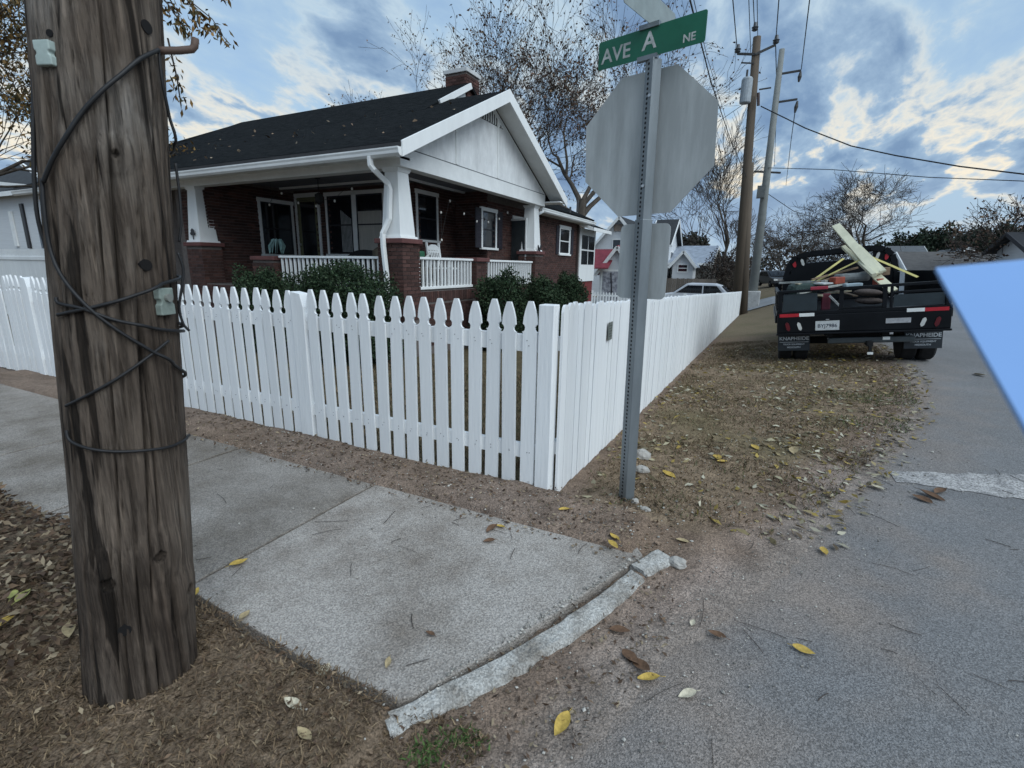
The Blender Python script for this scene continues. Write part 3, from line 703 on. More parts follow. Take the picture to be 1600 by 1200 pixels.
# tapered columns
def column(cx, cy, z0, z1, wb=.42, wt=.285):
    m = MB()
    def fr(z, w): return [(cx - w / 2, cy - w / 2, z), (cx + w / 2, cy - w / 2, z), (cx + w / 2, cy + w / 2, z), (cx - w / 2, cy + w / 2, z)]
    m.hexa(fr(z0 + .04, wb), fr(z1 - .05, wt)); o = m.build('column', white, house, bevel=.006)
    b = MB(); b.hexa(fr(z0 + .001, wb + .07), fr(z0 + .042, wb + .05)); b.build('column_base', white, o); b = MB(); b.hexa(fr(z1 - .07, wt + .03), fr(z1 - .002, wt + .08)); b.build('column_cap', white, o)
column(X0 - .27, Y0 + .245, 1.99, 3.17); column(X0 - .27, 12.99, 1.955, 3.17); column(-11.68, Y0 + .245, 1.96, 3.16)
# beams, ceiling, gable
def part(name, m, *boxes, bevel=0, parent=None):
    b = MB()
    for q in boxes: b.box(*q)
    return b.build(name, m, parent or house, bevel=bevel)
part('gable_beam', trim, (X0 - .24, X0 - .02, Y0 + .05, 13.32, 3.17, 3.47), bevel=.004)
part('front_beam', trim, (-18, X0 - .25, Y0 + .08, Y0 + .30, 3.155, 3.40), bevel=.004)
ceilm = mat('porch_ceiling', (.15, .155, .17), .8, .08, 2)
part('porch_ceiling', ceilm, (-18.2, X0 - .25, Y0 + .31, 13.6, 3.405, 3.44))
part('eave_soffit', trim, (-18.2, X0 - .02, Y0 - .42, Y0 + .31, 3.29, 3.33))
part('ceiling_trim', trim, (-11.4, XW + .3, 9.25, 9.31, 3.36, 3.404), (XW + .24, XW + .30, 9.31, 13.0, 3.36, 3.404))
SL = .4833
RX = X0 + .42
gt = MB(); gt.poly([(X0 - .05, Y0 + .02, 3.471), (X0 - .05, 13.34, 3.471), (X0 - .05, 10.2, 3.471 + 3.16 * SL)], (.03, 0, 0)); recalc(gt.build('gable_panel', stucco, house))
part('gable_seam', mat('seam_dark', (.10, .11, .12), .9), (X0 - .03, X0 - .0185, Y0 + .05, 13.3, 3.468, 3.484))
for yy in (8.85, 10.55): part('batten', trim, (X0 - .02, X0 - .004, yy - .035, yy + .035, 3.49, 3.47 + (.84 if yy < 9 else 1.25)))
# louvre vent under the peak
vb = MB(); vb.poly([(X0 - .02, 9.62, 4.56), (X0 - .02, 10.78, 4.56), (X0 - .02, 10.2, 4.86)], (.006, 0, 0)); v_ = recalc(vb.build('gable_vent', darkp, house))
for k in range(11):
    yy = 9.70 + k * .1; hh = .28 * (1 - abs(yy - 10.2) / .58); part('slat', trim, (X0 - .012, X0 + .004, yy - .014, yy + .014, 4.565, 4.565 + max(.02, hh)), parent=v_)
# roof planes with thickness
def slabroof(name, pts, m=shingle, t=.07):
    b = MB(); p = [Vector(q) for q in pts]; n = (p[1] - p[0]).cross(p[2] - p[0]).normalized()
    if n.z < 0: n = -n
    b.poly([q for q in p], n * t); return recalc(b.build(name, m, house))
EZ, EY, RZ, RY2, RZ2 = 3.34, Y0 - .45, 5.08, 11.1, 3.34 + (11.1 - (Y0 - .45)) * SL + .07
RY = 10.2; RZ = EZ + (RY - EY) * SL
XG = -7.0
YK = 9.3; ZK = EZ + (YK - EY) * SL; RZ2 = EZ + (RY2 - EY) * SL + .17
slabroof('roof', [(RX, EY, EZ), (RX, RY, RZ), (XG - .5, RY, RZ), (XG - .5, YK, ZK), (-18.6 + 3.55 * (YK - EY) / (RY2 - EY), YK, ZK), (-18.6, EY, EZ)])
slabroof('roof', [(XG + .2, YK, ZK + .002), (XG + .2, RY2, RZ2), (-15.05, RY2, RZ2), (-18.6 + 3.55 * (YK - EY) / (RY2 - EY), YK, ZK + .002)])
slabroof('roof', [(RX, RY + .001, RZ), (RX, 2 * RY - EY, EZ), (-9, 2 * RY - EY, EZ), (-9, RY + .001, RZ)])
slabroof('roof', [(XG + .2, RY2 + .001, RZ2), (XG + .2, 2 * RY2 - EY, EZ), (-18.6, 2 * RY2 - EY, EZ), (-15.05, RY2 + .001, RZ2)])
slabroof('roof', [(-15.051, RY2, RZ2), (-18.61, 2 * RY2 - EY, EZ), (-18.61, EY, EZ)])
mg = MB(); mg.poly([(XG, 10.3, 4.2), (XG, 12.6, 4.2), (XG, RY2, RZ2 - .06), (XG, 10.3, RZ - .02)], (.10, 0, 0)); recalc(mg.build('upper_gable', trim, house))
m = MB(); a0 = (XG + .22, YK + .5, ZK + .5 * SL + .09); m.bar(a0, (XG + .22, RY2, RZ2 + .0), .05, .12, (0, 0, 1)); m.build('upper_rake', white, house)
# rake boards and soffits of the porch gable
for sgn, nm in ((1, 'rake_board'), (-1, 'rake_board')):
    y0_ = EY - .02 if sgn > 0 else 2 * RY - EY + .02
    m = MB(); m.poly([(RX + .002, y0_, EZ - .16), (RX + .002, y0_, EZ + .075), (RX + .002, RY, RZ + .085), (RX + .002, RY, RZ - .16)], (.035, 0, 0)); recalc(m.build(nm, white, house, bevel=.004))
    m = MB(); m.poly([(X0 - .02, y0_, EZ - .05), (RX, y0_, EZ - .05), (RX, RY - .002 * sgn, RZ - .05), (X0 - .02, RY - .002 * sgn, RZ - .05)], (0, 0, .03)); recalc(m.build('rake_soffit', trim, house))
m = MB(); m.box(X0 - .25, RX, 13.33, 2 * RY - EY, 3.27, 3.30); m.build('eave_return', trim, house)
# roof edge drip and gutters
part('drip_edge', mat('drip', (.03, .03, .032), .7), (-18.6, RX + .01, EY - .035, EY + .02, EZ + .0, EZ + .055))
gm = MB()
gp = [(0, .0), (-.05, 0), (-.085, .035), (-.09, .075), (-.105, .105), (-.105, .125), (-.095, .125), (0, .125)]
gm.poly([(-18.6, EY - .0 + a, EZ - .145 + b) for a, b in gp], (18.6 + RX + .005, 0, 0)); recalc(gm.build('gutter', trim, house))
dsp = [aty(578, 246, EY - .05), aty(579, 258, EY - .04), aty(584, 265, EY), aty(606, 287, Y0 - .02), aty(609, 296, Y0), aty(608, 342, Y0 - .01), aty(605, 350, Y0 - .03), aty(598, 365, Y0 - .09), aty(599, 385, Y0 - .095), aty(604, 430, Y0 - .095), aty(606, 470, Y0 - .095)]
dsp.append(Vector((dsp[-1].x + .02, dsp[-1].y, -.1)))
m = MB()
for a, b in zip(dsp, dsp[1:]):
    d_ = (b - a).normalized(); m.bar(a - d_ * .015, b + d_ * .015, .062, .085, (0, 1, 0))
m.build('downspout', white, house, bevel=.008)
# side wing roof and gutter
WE = XB + .42; y0w, y1w = 13.9, YE + .55
slabroof('roof', [(WE, y0w, 3.24), (WE, y1w, 3.24), (-9.6, y1w - 3.2, 3.24 + (WE + 9.6) * .45), (-9.6, y0w - 1, 3.24 + (WE + 9.6) * .45)])
slabroof('roof', [(WE, y1w, 3.24), (-13, y1w, 3.24), (-9.6, y1w - 3.2, 3.24 + (WE + 9.6) * .45)])
m = MB(); m.poly([(WE - a, y0w, 3.10 + b) for a, b in gp], (0, y1w - y0w, 0)); recalc(m.build('gutter', trim, house))
part('eave_soffit', trim, (XB - .02, WE - .01, y0w, y1w, 3.12, 3.15))
m = MB(); m.tube([(WE + .06, 14.0, 3.12), (WE + .02, 13.75, 3.02), (XB + .30, 13.5, 2.98)], .045, 8); m.build('gutter_elbow', white, house, smooth=True)
part('corner_pipe', mat('brown_pipe', (.06, .045, .04), .6), (XB + .015, XB + .09, YE - .16, YE - .07, -.3, 3.1))
# vent pipes on the wing roof
for px, h in ((891, .30), (902, .75)):
    q = aty(px, 330, 16.2); m = MB(); m.tube([(q.x, 16.2, 3.3), (q.x, 16.2, q.z + h * .45)], .035, 8); m.build('vent_pipe', mat('vent_lead', (.06, .06, .065), .7), house)
# chimney
q = aty(722, 145, 11.3); cxm, cym = q.x - .02, 11.35
ch = part('chimney', mortar, (cxm - .29, cxm + .29, cym - .29, cym + .29, 4.6, 5.98))
bricks('y', cym - .29, cxm - .29, cxm + .29, 5.2, 5.98, -1); bricks('x', cxm + .29, cym - .29, cym + .29, 5.2, 5.98, 1)
part('chimney_cap', mat('cap_concrete', (.55, .56, .56), .85), (cxm - .33, cxm + .33, cym - .33, cym + .33, 5.99, 6.08), bevel=.01)
# windows and doors
def window(plane, c, h, outward, frame=trim, sash=darkp, split=.5, fw=.07, shutters=False, blind=0, name='window', sill=True):
    a0, a1, z0, z1 = h
    def bx(b, u0, u1, t0, t1, w0, w1):
        lo, hi = sorted((c + outward * t0, c + outward * t1))
        if plane == 'x': b.box(lo, hi, u0, u1, w0, w1)
        else: b.box(u0, u1, lo, hi, w0, w1)
    b = MB(); bx(b, a0, a1, -.03, .004, z0, z1); w = b.build(name, darkp, house)
    b = MB(); bx(b, a0 - fw, a0, -.02, .034, z0 - .0, z1); bx(b, a1, a1 + fw, -.02, .034, z0, z1); bx(b, a0 - fw - .02, a1 + fw + .02, -.02, .045, z1, z1 + fw * 1.3)
    if sill: bx(b, a0 - fw - .03, a1 + fw + .03, -.02, .07, z0 - .055, z0)
    b.build('frame', frame, w, bevel=.003)
    zm = z0 + (z1 - z0) * split; s_ = .035
    b = MB()
    for (p0, p1, q0, q1) in ((a0, a0 + s_, z0, z1), (a1 - s_, a1, z0, z1), (a0 + s_, a1 - s_, z0, z0 + s_), (a0 + s_, a1 - s_, z1 - s_, z1), (a0 + s_, a1 - s_, zm - s_ / 2, zm + s_ / 2)): bx(b, p0, p1, .005, .022, q0, q1)
    b.build('sash', sash, w)
    for q0, q1 in ((z0 + s_, zm - s_ / 2), (zm + s_ / 2, z1 - s_)):
        b = MB(); bx(b, a0 + s_, a1 - s_, .005, .010, q0, q1); b.build('pane', glass, w)
    if blind:
        b = MB(); bx(b, a0 + s_, a1 - s_, .0105, .012, z0 + s_, z0 + (z1 - z0) * blind); b.build('blind', mat('cream_blind', (.42, .40, .36), .8, .15, 5, stretch=(8, 8, .3)), w)
    if shutters:
        for u0, u1 in ((a0 - fw - .30, a0 - fw - .02), (a1 + fw + .02, a1 + fw + .30)):
            b = MB(); bx(b, u0, u1, .014, .04, z0 - .02, z1 + .05); sh = b.build('shutter', mat('shutter_black', (.018, .016, .022), .6), house, bevel=.004)
            for k in range(9):
                zz = z0 + .06 + k * (z1 - z0 - .06) / 9; b = MB(); bx(b, u0 + .04, u1 - .04, .04, .048, zz, zz + .05); b.build('slat', mat('shutter_slat', (.026, .022, .032), .6), sh)
    return w
window('x', XL, H1, 1, split=.5, sill=True)
mid = (HW2[0] + HW2[1]) / 2
window('y', YB, [HW2[0], mid - .07, HW2[2], HW2[3]], -1, split=.5); window('y', YB, [mid + .07, HW2[1], HW2[2], HW2[3]], -1, blind=.72)
cu = MB()
for k in range(8):
    xx = mid - .48 + k * .045; cu.box(xx, xx + .03, YB - .0125, YB - .0105, HW2[2] + .05, HW2[3] - .35 - .1 * k * .3)
cu.build('curtain', mat('pale_curtain', (.30, .31, .31), .9), house)
window('x', XW, HW3, 1, split=.48, shutters=False); window('x', XB, HW4, 1, split=.5, shutters=True); window('x', XB, HW5, 1, frame=white, sash=white, split=.5, shutters=True)
def door(plane, c, h, outward, m, glassz):
    a0, a1, z0, z1 = h
    def bx(b, u0, u1, t0, t1, w0, w1):
        lo, hi = sorted((c + outward * t0, c + outward * t1))
        if plane == 'x': b.box(lo, hi, u0, u1, w0, w1)
        else: b.box(u0, u1, lo, hi, w0, w1)
    b = MB(); bx(b, a0, a1, -.03, .012, z0, z1); d = b.build('door', m, house)
    b = MB(); bx(b, a0 - .08, a0, -.02, .04, z0, z1); bx(b, a1, a1 + .08, -.02, .04, z0, z1); bx(b, a0 - .1, a1 + .1, -.02, .045, z1, z1 + .1); b.build('frame', trim, d)
    b = MB(); bx(b, a0 + .12, a1 - .12, .0125, .017, z0 + glassz, z1 - .12); b.build('pane', glass, d)
    b = MB(); bx(b, a0 + .03, a0 + .07, .012, .06, z0 + .95, z0 + 1.0); b.build('handle', chrome, d)
    return d
door('y', YB, HD, -1, mat('door_olive', (.16, .16, .09), .6, .15, 4), .35)
sd_ = door('x', XB, HSD, 1, mat('door_grey', (.20, .21, .20), .6, .1, 4), .95)
part('side_light', trim, (XB + .001, XB + .03, 13.95, 14.05, 1.05, 2.83))
lp = MB(); lp.lathe([(.02, 0), (.05, .03), (.05, .07), (.02, .1)], (XB + .06, 13.28, 2.35), 10); lp.build('lamp_glow', mat('lit_lamp', (1, .85, .6), .4, emit=((1, .75, .45), 5)), sd_)
# storm door left open
m = MB(); m.poly([(XB + .02, 12.9, 1.06), (XB + .55, 12.75, 1.06), (XB + .55, 12.75, 2.8), (XB + .02, 12.9, 2.8)], (0, .03, 0)); recalc(m.build('storm_door', mat('storm_dark', (.05, .06, .065), .3), house))
m = MB(); m.bar((XB + .55, 12.74, 1.06), (XB + .55, 12.74, 2.82), .04, .04, (1, 0, 0)); m.bar((XB + .02, 12.88, 2.8), (XB + .57, 12.73, 2.8), .04, .05); m.build('storm_door_frame', trim, house)
# railings with balusters
def railing(a, b, zt, zb, step=.125):
    a, b = Vector(a), Vector(b); d_ = (b - a); n = int(d_.length / step); r = MB(); r.bar((a.x, a.y, zt), (b.x, b.y, zt), .085, .045); R_ = r.build('handrail', white, house, bevel=.006)
    r = MB(); r.bar((a.x, a.y, zb), (b.x, b.y, zb), .055, .05); r.build('bottom_rail', white, R_, bevel=.004)
    bm_ = MB(); bm_.box(-.018, .018, -.018, .018, zb + .022, zt - .02); me = bm_.mesh('baluster', white)
    for k in range(n + 1):
        p = a.lerp(b, (k + .5) / (n + 1)); o = share('baluster', me, house, (p.x, p.y, 0))
railing((X0 - .10, Y0 + .52, 0), (X0 - .10, 9.54, 0), 1.665, 1.11); railing((X0 - .10, 10.1, 0), (X0 - .10, 12.68, 0), 1.66, 1.11)
railing((X0 - .6, Y0 + .12, 0), (-9.0, Y0 + .12, 0), 1.66, 1.11)
pier(-9.75, -9.08, Y0 + .02, Y0 + .4, 1.67, .8, capo=.03)
# enclosed back porch
yb0, yb1 = YE + .02, YE + 1.9; xbp = XB + .10
bp = part('back_porch', white, (XB - 1.4, xbp, yb0, yb1, 1.0, 3.0)); part('porch_block', mat('red_block', (.16, .03, .03), .85, .2, 6), (XB - 1.4, xbp - .04, yb0, yb1 - .05, -1.0, 1.0), parent=bp)
for k in range(2):
    for j in range(2):
        u0 = yb0 + .18 + k * .82; w0 = 1.65 + j * .58; part('pane', glass, (xbp + .001, xbp + .006, u0, u0 + .74, w0, w0 + .52), parent=bp)
m = MB(); m.poly([(xbp + .55, yb0 - .15, 2.92), (xbp + .55, yb1 + .25, 2.92), (XB - 1.5, yb1 + .25, 3.75), (XB - 1.5, yb0 - .15, 3.75)], (0, 0, .07)); recalc(m.build('roof', shingle, bp))
m = MB(); m.bar((xbp + .56, yb0 - .18, 2.93), (xbp + .56, yb1 + .28, 2.93), .03, .12); m.build('fascia', white, bp)
m = MB(); m.bar((xbp + .55, yb0 - .16, 2.93), (XB - .1, yb0 - .16, 3.2), .04, .12); m.build('fascia', white, bp)
# remaining bricks in one mesh
me = bpy.data.meshes.new('brickwork'); me.from_pydata(_bricks['v'], [], _bricks['f']); a = me.color_attributes.new('bcol', 'FLOAT_COLOR', 'POINT'); a.data.foreach_set('color', np.array(_bricks['c'], np.float32).ravel()); me.materials.append(brickj)
o = bpy.data.objects.new('brickwork', me); COL.objects.link(o); o.parent = house; o.matrix_parent_inverse = Matrix.Translation(-Vector(house.location)); o['kind'] = 'stuff'

# ------------------------------------------------------------------ on and around the porch
def ellipsoid(m, c, r, n=12, k=8):
    vs = []; 
    for j in range(k + 1):
        t = PI * j / k
        for i in range(n): a = 2 * PI * i / n; vs.append((c[0] + r[0] * math.sin(t) * math.cos(a), c[1] + r[1] * math.sin(t) * math.sin(a), c[2] + r[2] * math.cos(t)))
    return m.add(vs, [(j * n + i, (j + 1) * n + i, (j + 1) * n + (i + 1) % n, j * n + (i + 1) % n) for j in range(k) for i in range(n)])
def rocking_chair():
    cx, cy, z = X0 - .75, 9.55, 1.055; t = thing('rocking_chair', 'white wooden rocking chair on porch behind the middle pier', 'chair', (cx, cy, z))
    m = MB(); m.box(cx - .25, cx + .25, cy - .25, cy + .25, z + .40, z + .44); m.build('seat', white, t)
    for s_ in (-1, 1):
        m = MB(); m.bar((cx - .28, cy + s_ * .23, z + .05), (cx - .40, cy + s_ * .23, z + .98), .04, .04); m.build('back_post', white, t)
        m = MB(); m.bar((cx + .22, cy + s_ * .23, z + .05), (cx + .22, cy + s_ * .23, z + .62), .04, .04, (0, 1, 0)); m.build('leg', white, t)
        m = MB(); m.tube([(cx - .45, cy + s_ * .23, z + .09), (cx - .2, cy + s_ * .23, z + .025), (cx + .1, cy + s_ * .23, z + .02), (cx + .38, cy + s_ * .23, z + .07)], .018, 6); m.build('rocker', white, t)
        m = MB(); m.box(cx - .32, cx + .26, cy + s_ * .23 - .03, cy + s_ * .23 + .03, z + .62, z + .645); m.build('armrest', white, t)
    m = MB(); m.poly([(cx - .37, cy - .21, z + .82), (cx - .37, cy + .21, z + .82), (cx - .37, cy + .21, z + .88), (cx - .37, cy + .08, z + .94), (cx - .37, cy - .08, z + .94), (cx - .37, cy - .21, z + .88)], (-.025, 0, 0)); recalc(m.build('headrest', white, t))
    for k in range(6):
        yy = cy - .16 + k * .064; m = MB(); m.bar((cx - .27, yy, z + .46), (cx - .355, yy, z + .82), .03, .015); m.build('slat', white, t)
    m = MB(); m.box(cx - .36, cx - .34, cy - .21, cy + .21, z + .76, z + .80); m.build('cross_bar', white, t)
rocking_chair()
def settee():
    t = thing('porch_settee', 'brown round-backed settee on porch below the dark side window', 'settee', (X0 - 1.2, 8.75, 1.055)); x, y0, y1, z = X0 - 1.15, 8.05, 9.45, 1.055; fab = mat('brown_fabric', (.075, .065, .05), .9, .2, 8)
    pts = [(0, 0)] + [(k / 10, .80 + .28 * math.sin(PI * k / 10)) for k in range(11)] + [(1, 0)]
    m = MB(); m.poly([(x - .35, y0 + (y1 - y0) * a, z + .1 + b * .82) for a, b in pts], (-.08, 0, 0)); recalc(m.build('backrest', fab, t))
    m = MB(); m.box(x - .35, x + .25, y0 + .05, y1 - .05, z + .28, z + .44); m.build('seat', fab, t, bevel=.03)
    for yy in (y0 + .03, y1 - .03): m = MB(); m.box(x - .35, x + .25, yy - .04, yy + .04, z, z + .60); m.build('arm', fab, t, bevel=.02)
    g = MB(); c = atx(660, 397, X0 - .45); g.box(c.x - .08, c.x + .02, c.y - .10, c.y + .07, c.z - .12, c.z + .06); o = tag(g.build('watering_can', mat('green_plastic', (.02, .10, .05), .5), None, bevel=.03), 'small green watering can standing behind the porch railing', 'can')
    o.rotation_euler = (0, 0, 0)
    g = MB(); g.tube([(c.x, c.y + .07, c.z - .1), (c.x + .02, c.y + .16, c.z - .02), (c.x + .03, c.y + .2, c.z + .02)], .025, 8); g.build('spout', mat('pale_plastic', (.5, .52, .5), .5), o)
settee()
def chair_dark():
    t = thing('porch_chair', 'dark low rounded porch chair before the double window', 'chair', (-8.7, 8.9, 1.055)); f = mat('dark_wicker', (.012, .012, .014), .8, .3, 20)
    x, y, z = -8.65, 9.0, 1.055
    pts = [(-.55, 0)] + [(-.55 * math.cos(PI * k / 10), .55 + .22 * math.sin(PI * k / 10)) for k in range(11)] + [(.55, 0)]
    m = MB(); m.poly([(x + a, y + .25, z + .05 + b) for a, b in pts], (0, .07, 0)); recalc(m.build('backrest', f, t)); m = MB(); m.box(x - .5, x + .5, y - .3, y + .25, z + .25, z + .42); m.build('seat', f, t, bevel=.03)
    for sx in (-.45, .45):
        for sy in (-.25, .2): m = MB(); m.box(x + sx - .025, x + sx + .025, y + sy - .025, y + sy + .025, z, z + .25); m.build('leg', f, t)
chair_dark()
def hanging_items():
    c = aty(497, 290, 8.6); lm = mat('lantern_metal', (.02, .02, .02), .6)
    t = thing('hanging_lantern', 'dark lantern hanging from the porch ceiling before the olive door', 'lantern', (c.x, 8.6, 3.0))
    m = MB(); m.tube([(c.x, 8.6, 3.40), (c.x, 8.6, 3.1)], .008, 6); m.build('chain', lm, t); m = MB(); m.lathe([(.02, 3.1), (.09, 3.06), (.09, 2.90), (.03, 2.84)], (c.x, 8.6, 0), 10); m.build('shade', lm, t); m = MB(); m.lathe([(.03, 3.41), (.06, 3.404), (.06, 3.395), (.01, 3.385)], (c.x, 8.6, 0), 10); m.build('ceiling_rose', lm, t)
    c = aty(431, 384, 8.3); t = thing('wind_catcher', 'pale turquoise cloth wind catcher hanging before the left porch window', 'wind catcher', (c.x, 8.3, c.z))
    cl = mat('turquoise_cloth', (.30, .46, .44), .8, .3, 15)
    for k in range(8):
        a = 2 * PI * k / 8; b_ = Vector((c.x + .09 * math.cos(a), 8.3 + .09 * math.sin(a), c.z + .14)); m = MB(); m.add([b_, b_ + Vector((.05, .02, .02)), b_ + Vector((.10 * math.cos(a) + .04, .1 * math.sin(a), -.14)), b_ + Vector((.06 * math.cos(a), .06 * math.sin(a), -.30 - .03 * (k % 3)))], [(0, 1, 2, 3)]); o = m.build('cloth_strip', cl, t); so = o.modifiers.new('s', 'SOLIDIFY'); so.thickness = .004
    m = MB(); m.tube([(c.x, 8.3, 3.4), (c.x, 8.3, c.z + .12)], .003, 5); m.build('cord', lm, t)
    # bulbs of the string lights
    bulb = mat('clear_bulb', (.75, .72, .66), .25, .1, 4); bm_ = MB(); ellipsoid(bm_, (0, 0, 0), (.022, .022, .03), 8, 6); bme = bm_.mesh('bulb', bulb, True)
    s1 = thing('string_lights', 'string of clear bulbs slung across the porch near the front door', 'string lights', (-9.5, 8.2, 3.2)); s2 = thing('string_lights', 'string of clear bulbs slung along the side porch by the gable beam', 'string lights', (-6.4, 9, 3.2))
    for s_, pts, dep in ((s1, ((440, 302), (421, 320), (466, 317), (494, 322), (550, 295), (523, 314)), None), (s2, ((703, 314), (689, 332), (725, 334), (745, 346), (763, 347), (780, 342), (793, 332), (690, 375)), None)):
        P = []
        for px, py in pts:
            q = aty(px, py, 8.2) if s_ is s1 else atx(px, py, -6.35); P.append(q); share('bulb', bme, s_, q)
        W_ = sorted(P, key=lambda q: q.x if s_ is s1 else q.y); wm = MB(); Q = []
        for a_, b_ in zip(W_, W_[1:]):
            for k in range(6): t_ = k / 6; q = a_.lerp(b_, t_); Q.append(q + Vector((0, 0, .03 + .05 * math.sin(PI * t_))))
        Q.append(W_[-1] + Vector((0, 0, .03))); wm.tube(Q, .004, 5); wm.build('cord', lm, s_)
    # cockerel on the right pier
    c = (X0 + .0, 12.95, 1.956); t = thing('rooster_ornament', 'small black rooster ornament on the far brick pier', 'ornament', c)
    pts = [(-.09, .02), (-.04, 0), (.03, 0), (.06, .04), (.085, .07), (.10, .11), (.125, .115), (.10, .14), (.085, .165), (.065, .14), (.05, .09), (-.03, .075), (-.06, .10), (-.10, .15), (-.115, .09)]
    m = MB(); m.poly([(c[0], c[1] + a, c[2] + b + .02) for a, b in pts], (.03, 0, 0)); recalc(m.build('body', darkp, t, bevel=.004)); m = MB(); m.box(c[0], c[0] + .03, c[1] - .03, c[1] + .03, c[2], c[2] + .022); m.build('foot', darkp, t)
hanging_items()
m = MB(); c = Vector((-11.68, Y0 + .02, 2.12)); pts = [(0, -.1), (.02, -.1), (.02, 0), (.07, -.01), (.10, .04), (.06, .06), (.06, .10), (.0, .14), (-.05, .10), (-.05, .06), (-.09, .04), (-.06, -.01), (0, 0)]
m.poly([(c.x + a, c.y, c.z + b) for a, b in pts], (0, -.012, 0)); tag(recalc(m.build('metal_cutout', darkp)), 'small dark leaf-shaped metal cutout on the left porch column', 'ornament')

# ------------------------------------------------------------------ plants
def shrub(label, c, r, n, cols, seed, size=.055, group=None, name='shrub'):
    t = thing(name, label, 'shrub', (c[0], c[1], zg(c[0], c[1])), group); rng = np.random.default_rng(seed)
    d = rng.normal(size=(n, 3)); d /= ((np.abs(d) ** 3.2).sum(1) ** (1 / 3.2))[:, None]; rad = rng.random(n) ** .20
    ph = rng.random(6) * 6; lump = 1 + .13 * np.sin(d[:, 0] * 5 + ph[0]) * np.sin(d[:, 1] * 6 + ph[1]) + .12 * np.sin(d[:, 2] * 7 + ph[2] + d[:, 0] * 4) + .07 * np.sin(d[:, 1] * 15 + ph[3]) * np.sin(d[:, 2] * 13 + ph[4])
    P = d * (rad * lump)[:, None] * np.array(r) + np.array(c); leafmesh('foliage', P, size, leafm, t, colors=cols)
    m = MB(); rs = random.Random(seed)
    for k in range(9):
        e = Vector(c) + Vector((rs.uniform(-.6, .6) * r[0], rs.uniform(-.6, .6) * r[1], rs.uniform(-.1, .6) * r[2])); b_ = Vector((c[0] + rs.uniform(-.1, .1), c[1] + rs.uniform(-.1, .1), zg(c[0], c[1]) - .05)); m.tube([b_, b_.lerp(e, .5) + Vector((rs.uniform(-.05, .05), 0, .05)), e], [.02, .014, .006], 5)
    m.build('stem', bark, t)
G1 = [(.022, .045, .020), (.035, .062, .028), (.016, .034, .016), (.050, .075, .038)]
def sc(px, py, y=None, x=None): return tuple(aty(px, py, y)) if y else tuple(atx(px, py, x))
a = sc(411, 455, 6.3); shrub('dark green shrub left of the largest shrub, below the porch railing', (a[0], a[1], .57), (.54, .46, .82), 22000, G1, 1, .046)
a = sc(527, 460, 6.2); shrub('largest dark green shrub, spreading below the front porch railing', (a[0], a[1], .58), (1.04, .55, .86), 44000, G1, 2, .046)
a = sc(782, 465, None, -5.0); shrub('dark green shrub before the middle brick pier of the porch', (a[0], a[1], .52), (.46, .62, .82), 18000, G1, 3, .055)
a = sc(848, 470, None, -5.1); shrub('low dark green shrub between two taller shrubs by the far pier', (a[0], a[1], .38), (.45, .62, .82), 15000, G1, 4, .06)
a = sc(888, 470, None, -5.3); shrub('dark green shrub farthest along the wall below the shuttered window', (a[0], a[1], .36), (.48, .66, .90), 16000, G1, 5, .06)

def tree(name, label, base, hgt, seed, lean=(0, 0), r0=.2, crown=.45, spread=.55, levels=5, leaves=0, leafsize=.1, leafcols=None, kids=(3, 4), twig_r=.004, group=None, up=.35, first=.35, down=.3, cat='tree', elong=1.7, sides=5, keep=None, keep_lv=1):
    t = thing(name, label, cat, base, group); R_ = random.Random(seed); trunk = MB(); tw = MB(); tips = []
    def grow(p, d_, L_, r, lv):
        n = 4 if lv < 3 else 3; P = [p]; rr = [r]; q = p.copy(); dd = d_.copy()
        if keep and lv > keep_lv and not keep(p + d_ * L_): return
        for k in range(n):
            dd = (dd + Vector((R_.gauss(0, .13), R_.gauss(0, .13), R_.gauss(0, .10) + up * .12))).normalized(); q = q + dd * (L_ / n); P.append(q.copy()); rr.append(max(twig_r, r * (1 - .45 * (k + 1) / n)))
        (trunk if lv < 3 else tw).tube(P, rr, sides if lv == 0 else (5 if lv < 3 else 3), caps=False)
        if lv >= levels - 2:
            for k in range(1, n + 1): tips.append((P[k], dd))
        if lv >= levels - 1: return
        nk = R_.randint(*kids) + (1 if lv == 0 else 0)
        for k in range(nk):
            f = (first + (1 - first) * (k + 1) / nk) if lv else (.75 + .25 * (k + 1) / nk); i = min(n - 1, int(f * n)); fr = f * n - i; s_ = P[i].lerp(P[min(n, i + 1)], min(1, fr))
            ax = Vector((R_.gauss(0, 1), R_.gauss(0, 1), R_.gauss(0, .4))); ax = (ax - dd * ax.dot(dd)).normalized(); ang = R_.uniform(.6, 1.25) * spread
            nd = (dd * math.cos(ang) + ax * math.sin(ang)).normalized()
            grow(s_, nd, L_ * R_.uniform(.62, .86), max(twig_r, rr[min(n, i + 1)] * R_.uniform(.55, .78)), lv + 1)
    grow(Vector(base), Vector((lean[0], lean[1], 1)).normalized(), hgt * crown, r0, 0)
    trunk.build('trunk', bark, t, smooth=True); cr = tw.build('crown', twigm, t)
    if leaves and tips:
        C = np.array([tips[R_.randrange(len(tips))][0] + Vector((R_.gauss(0, .12), R_.gauss(0, .12), R_.gauss(0, .12))) * (leafsize * 8) for _ in range(leaves)]); o = leafmesh('leaves', C, leafsize, leafm, None, colors=leafcols, down=down, elong=elong); o.parent = cr
    return t
BROWN = [(.12, .075, .055), (.14, .085, .06), (.085, .055, .045), (.17, .115, .07)]
b = aty(898, 345, 26); tree('large_tree', 'tall half-bare tree with brown leaves rising behind the right end of the bungalow', (b.x, 26, -1), 18, 21, (-.03, 0), .40, .34, .62, 7, 2600, .16, BROWN, (2, 4), .009, up=.55)
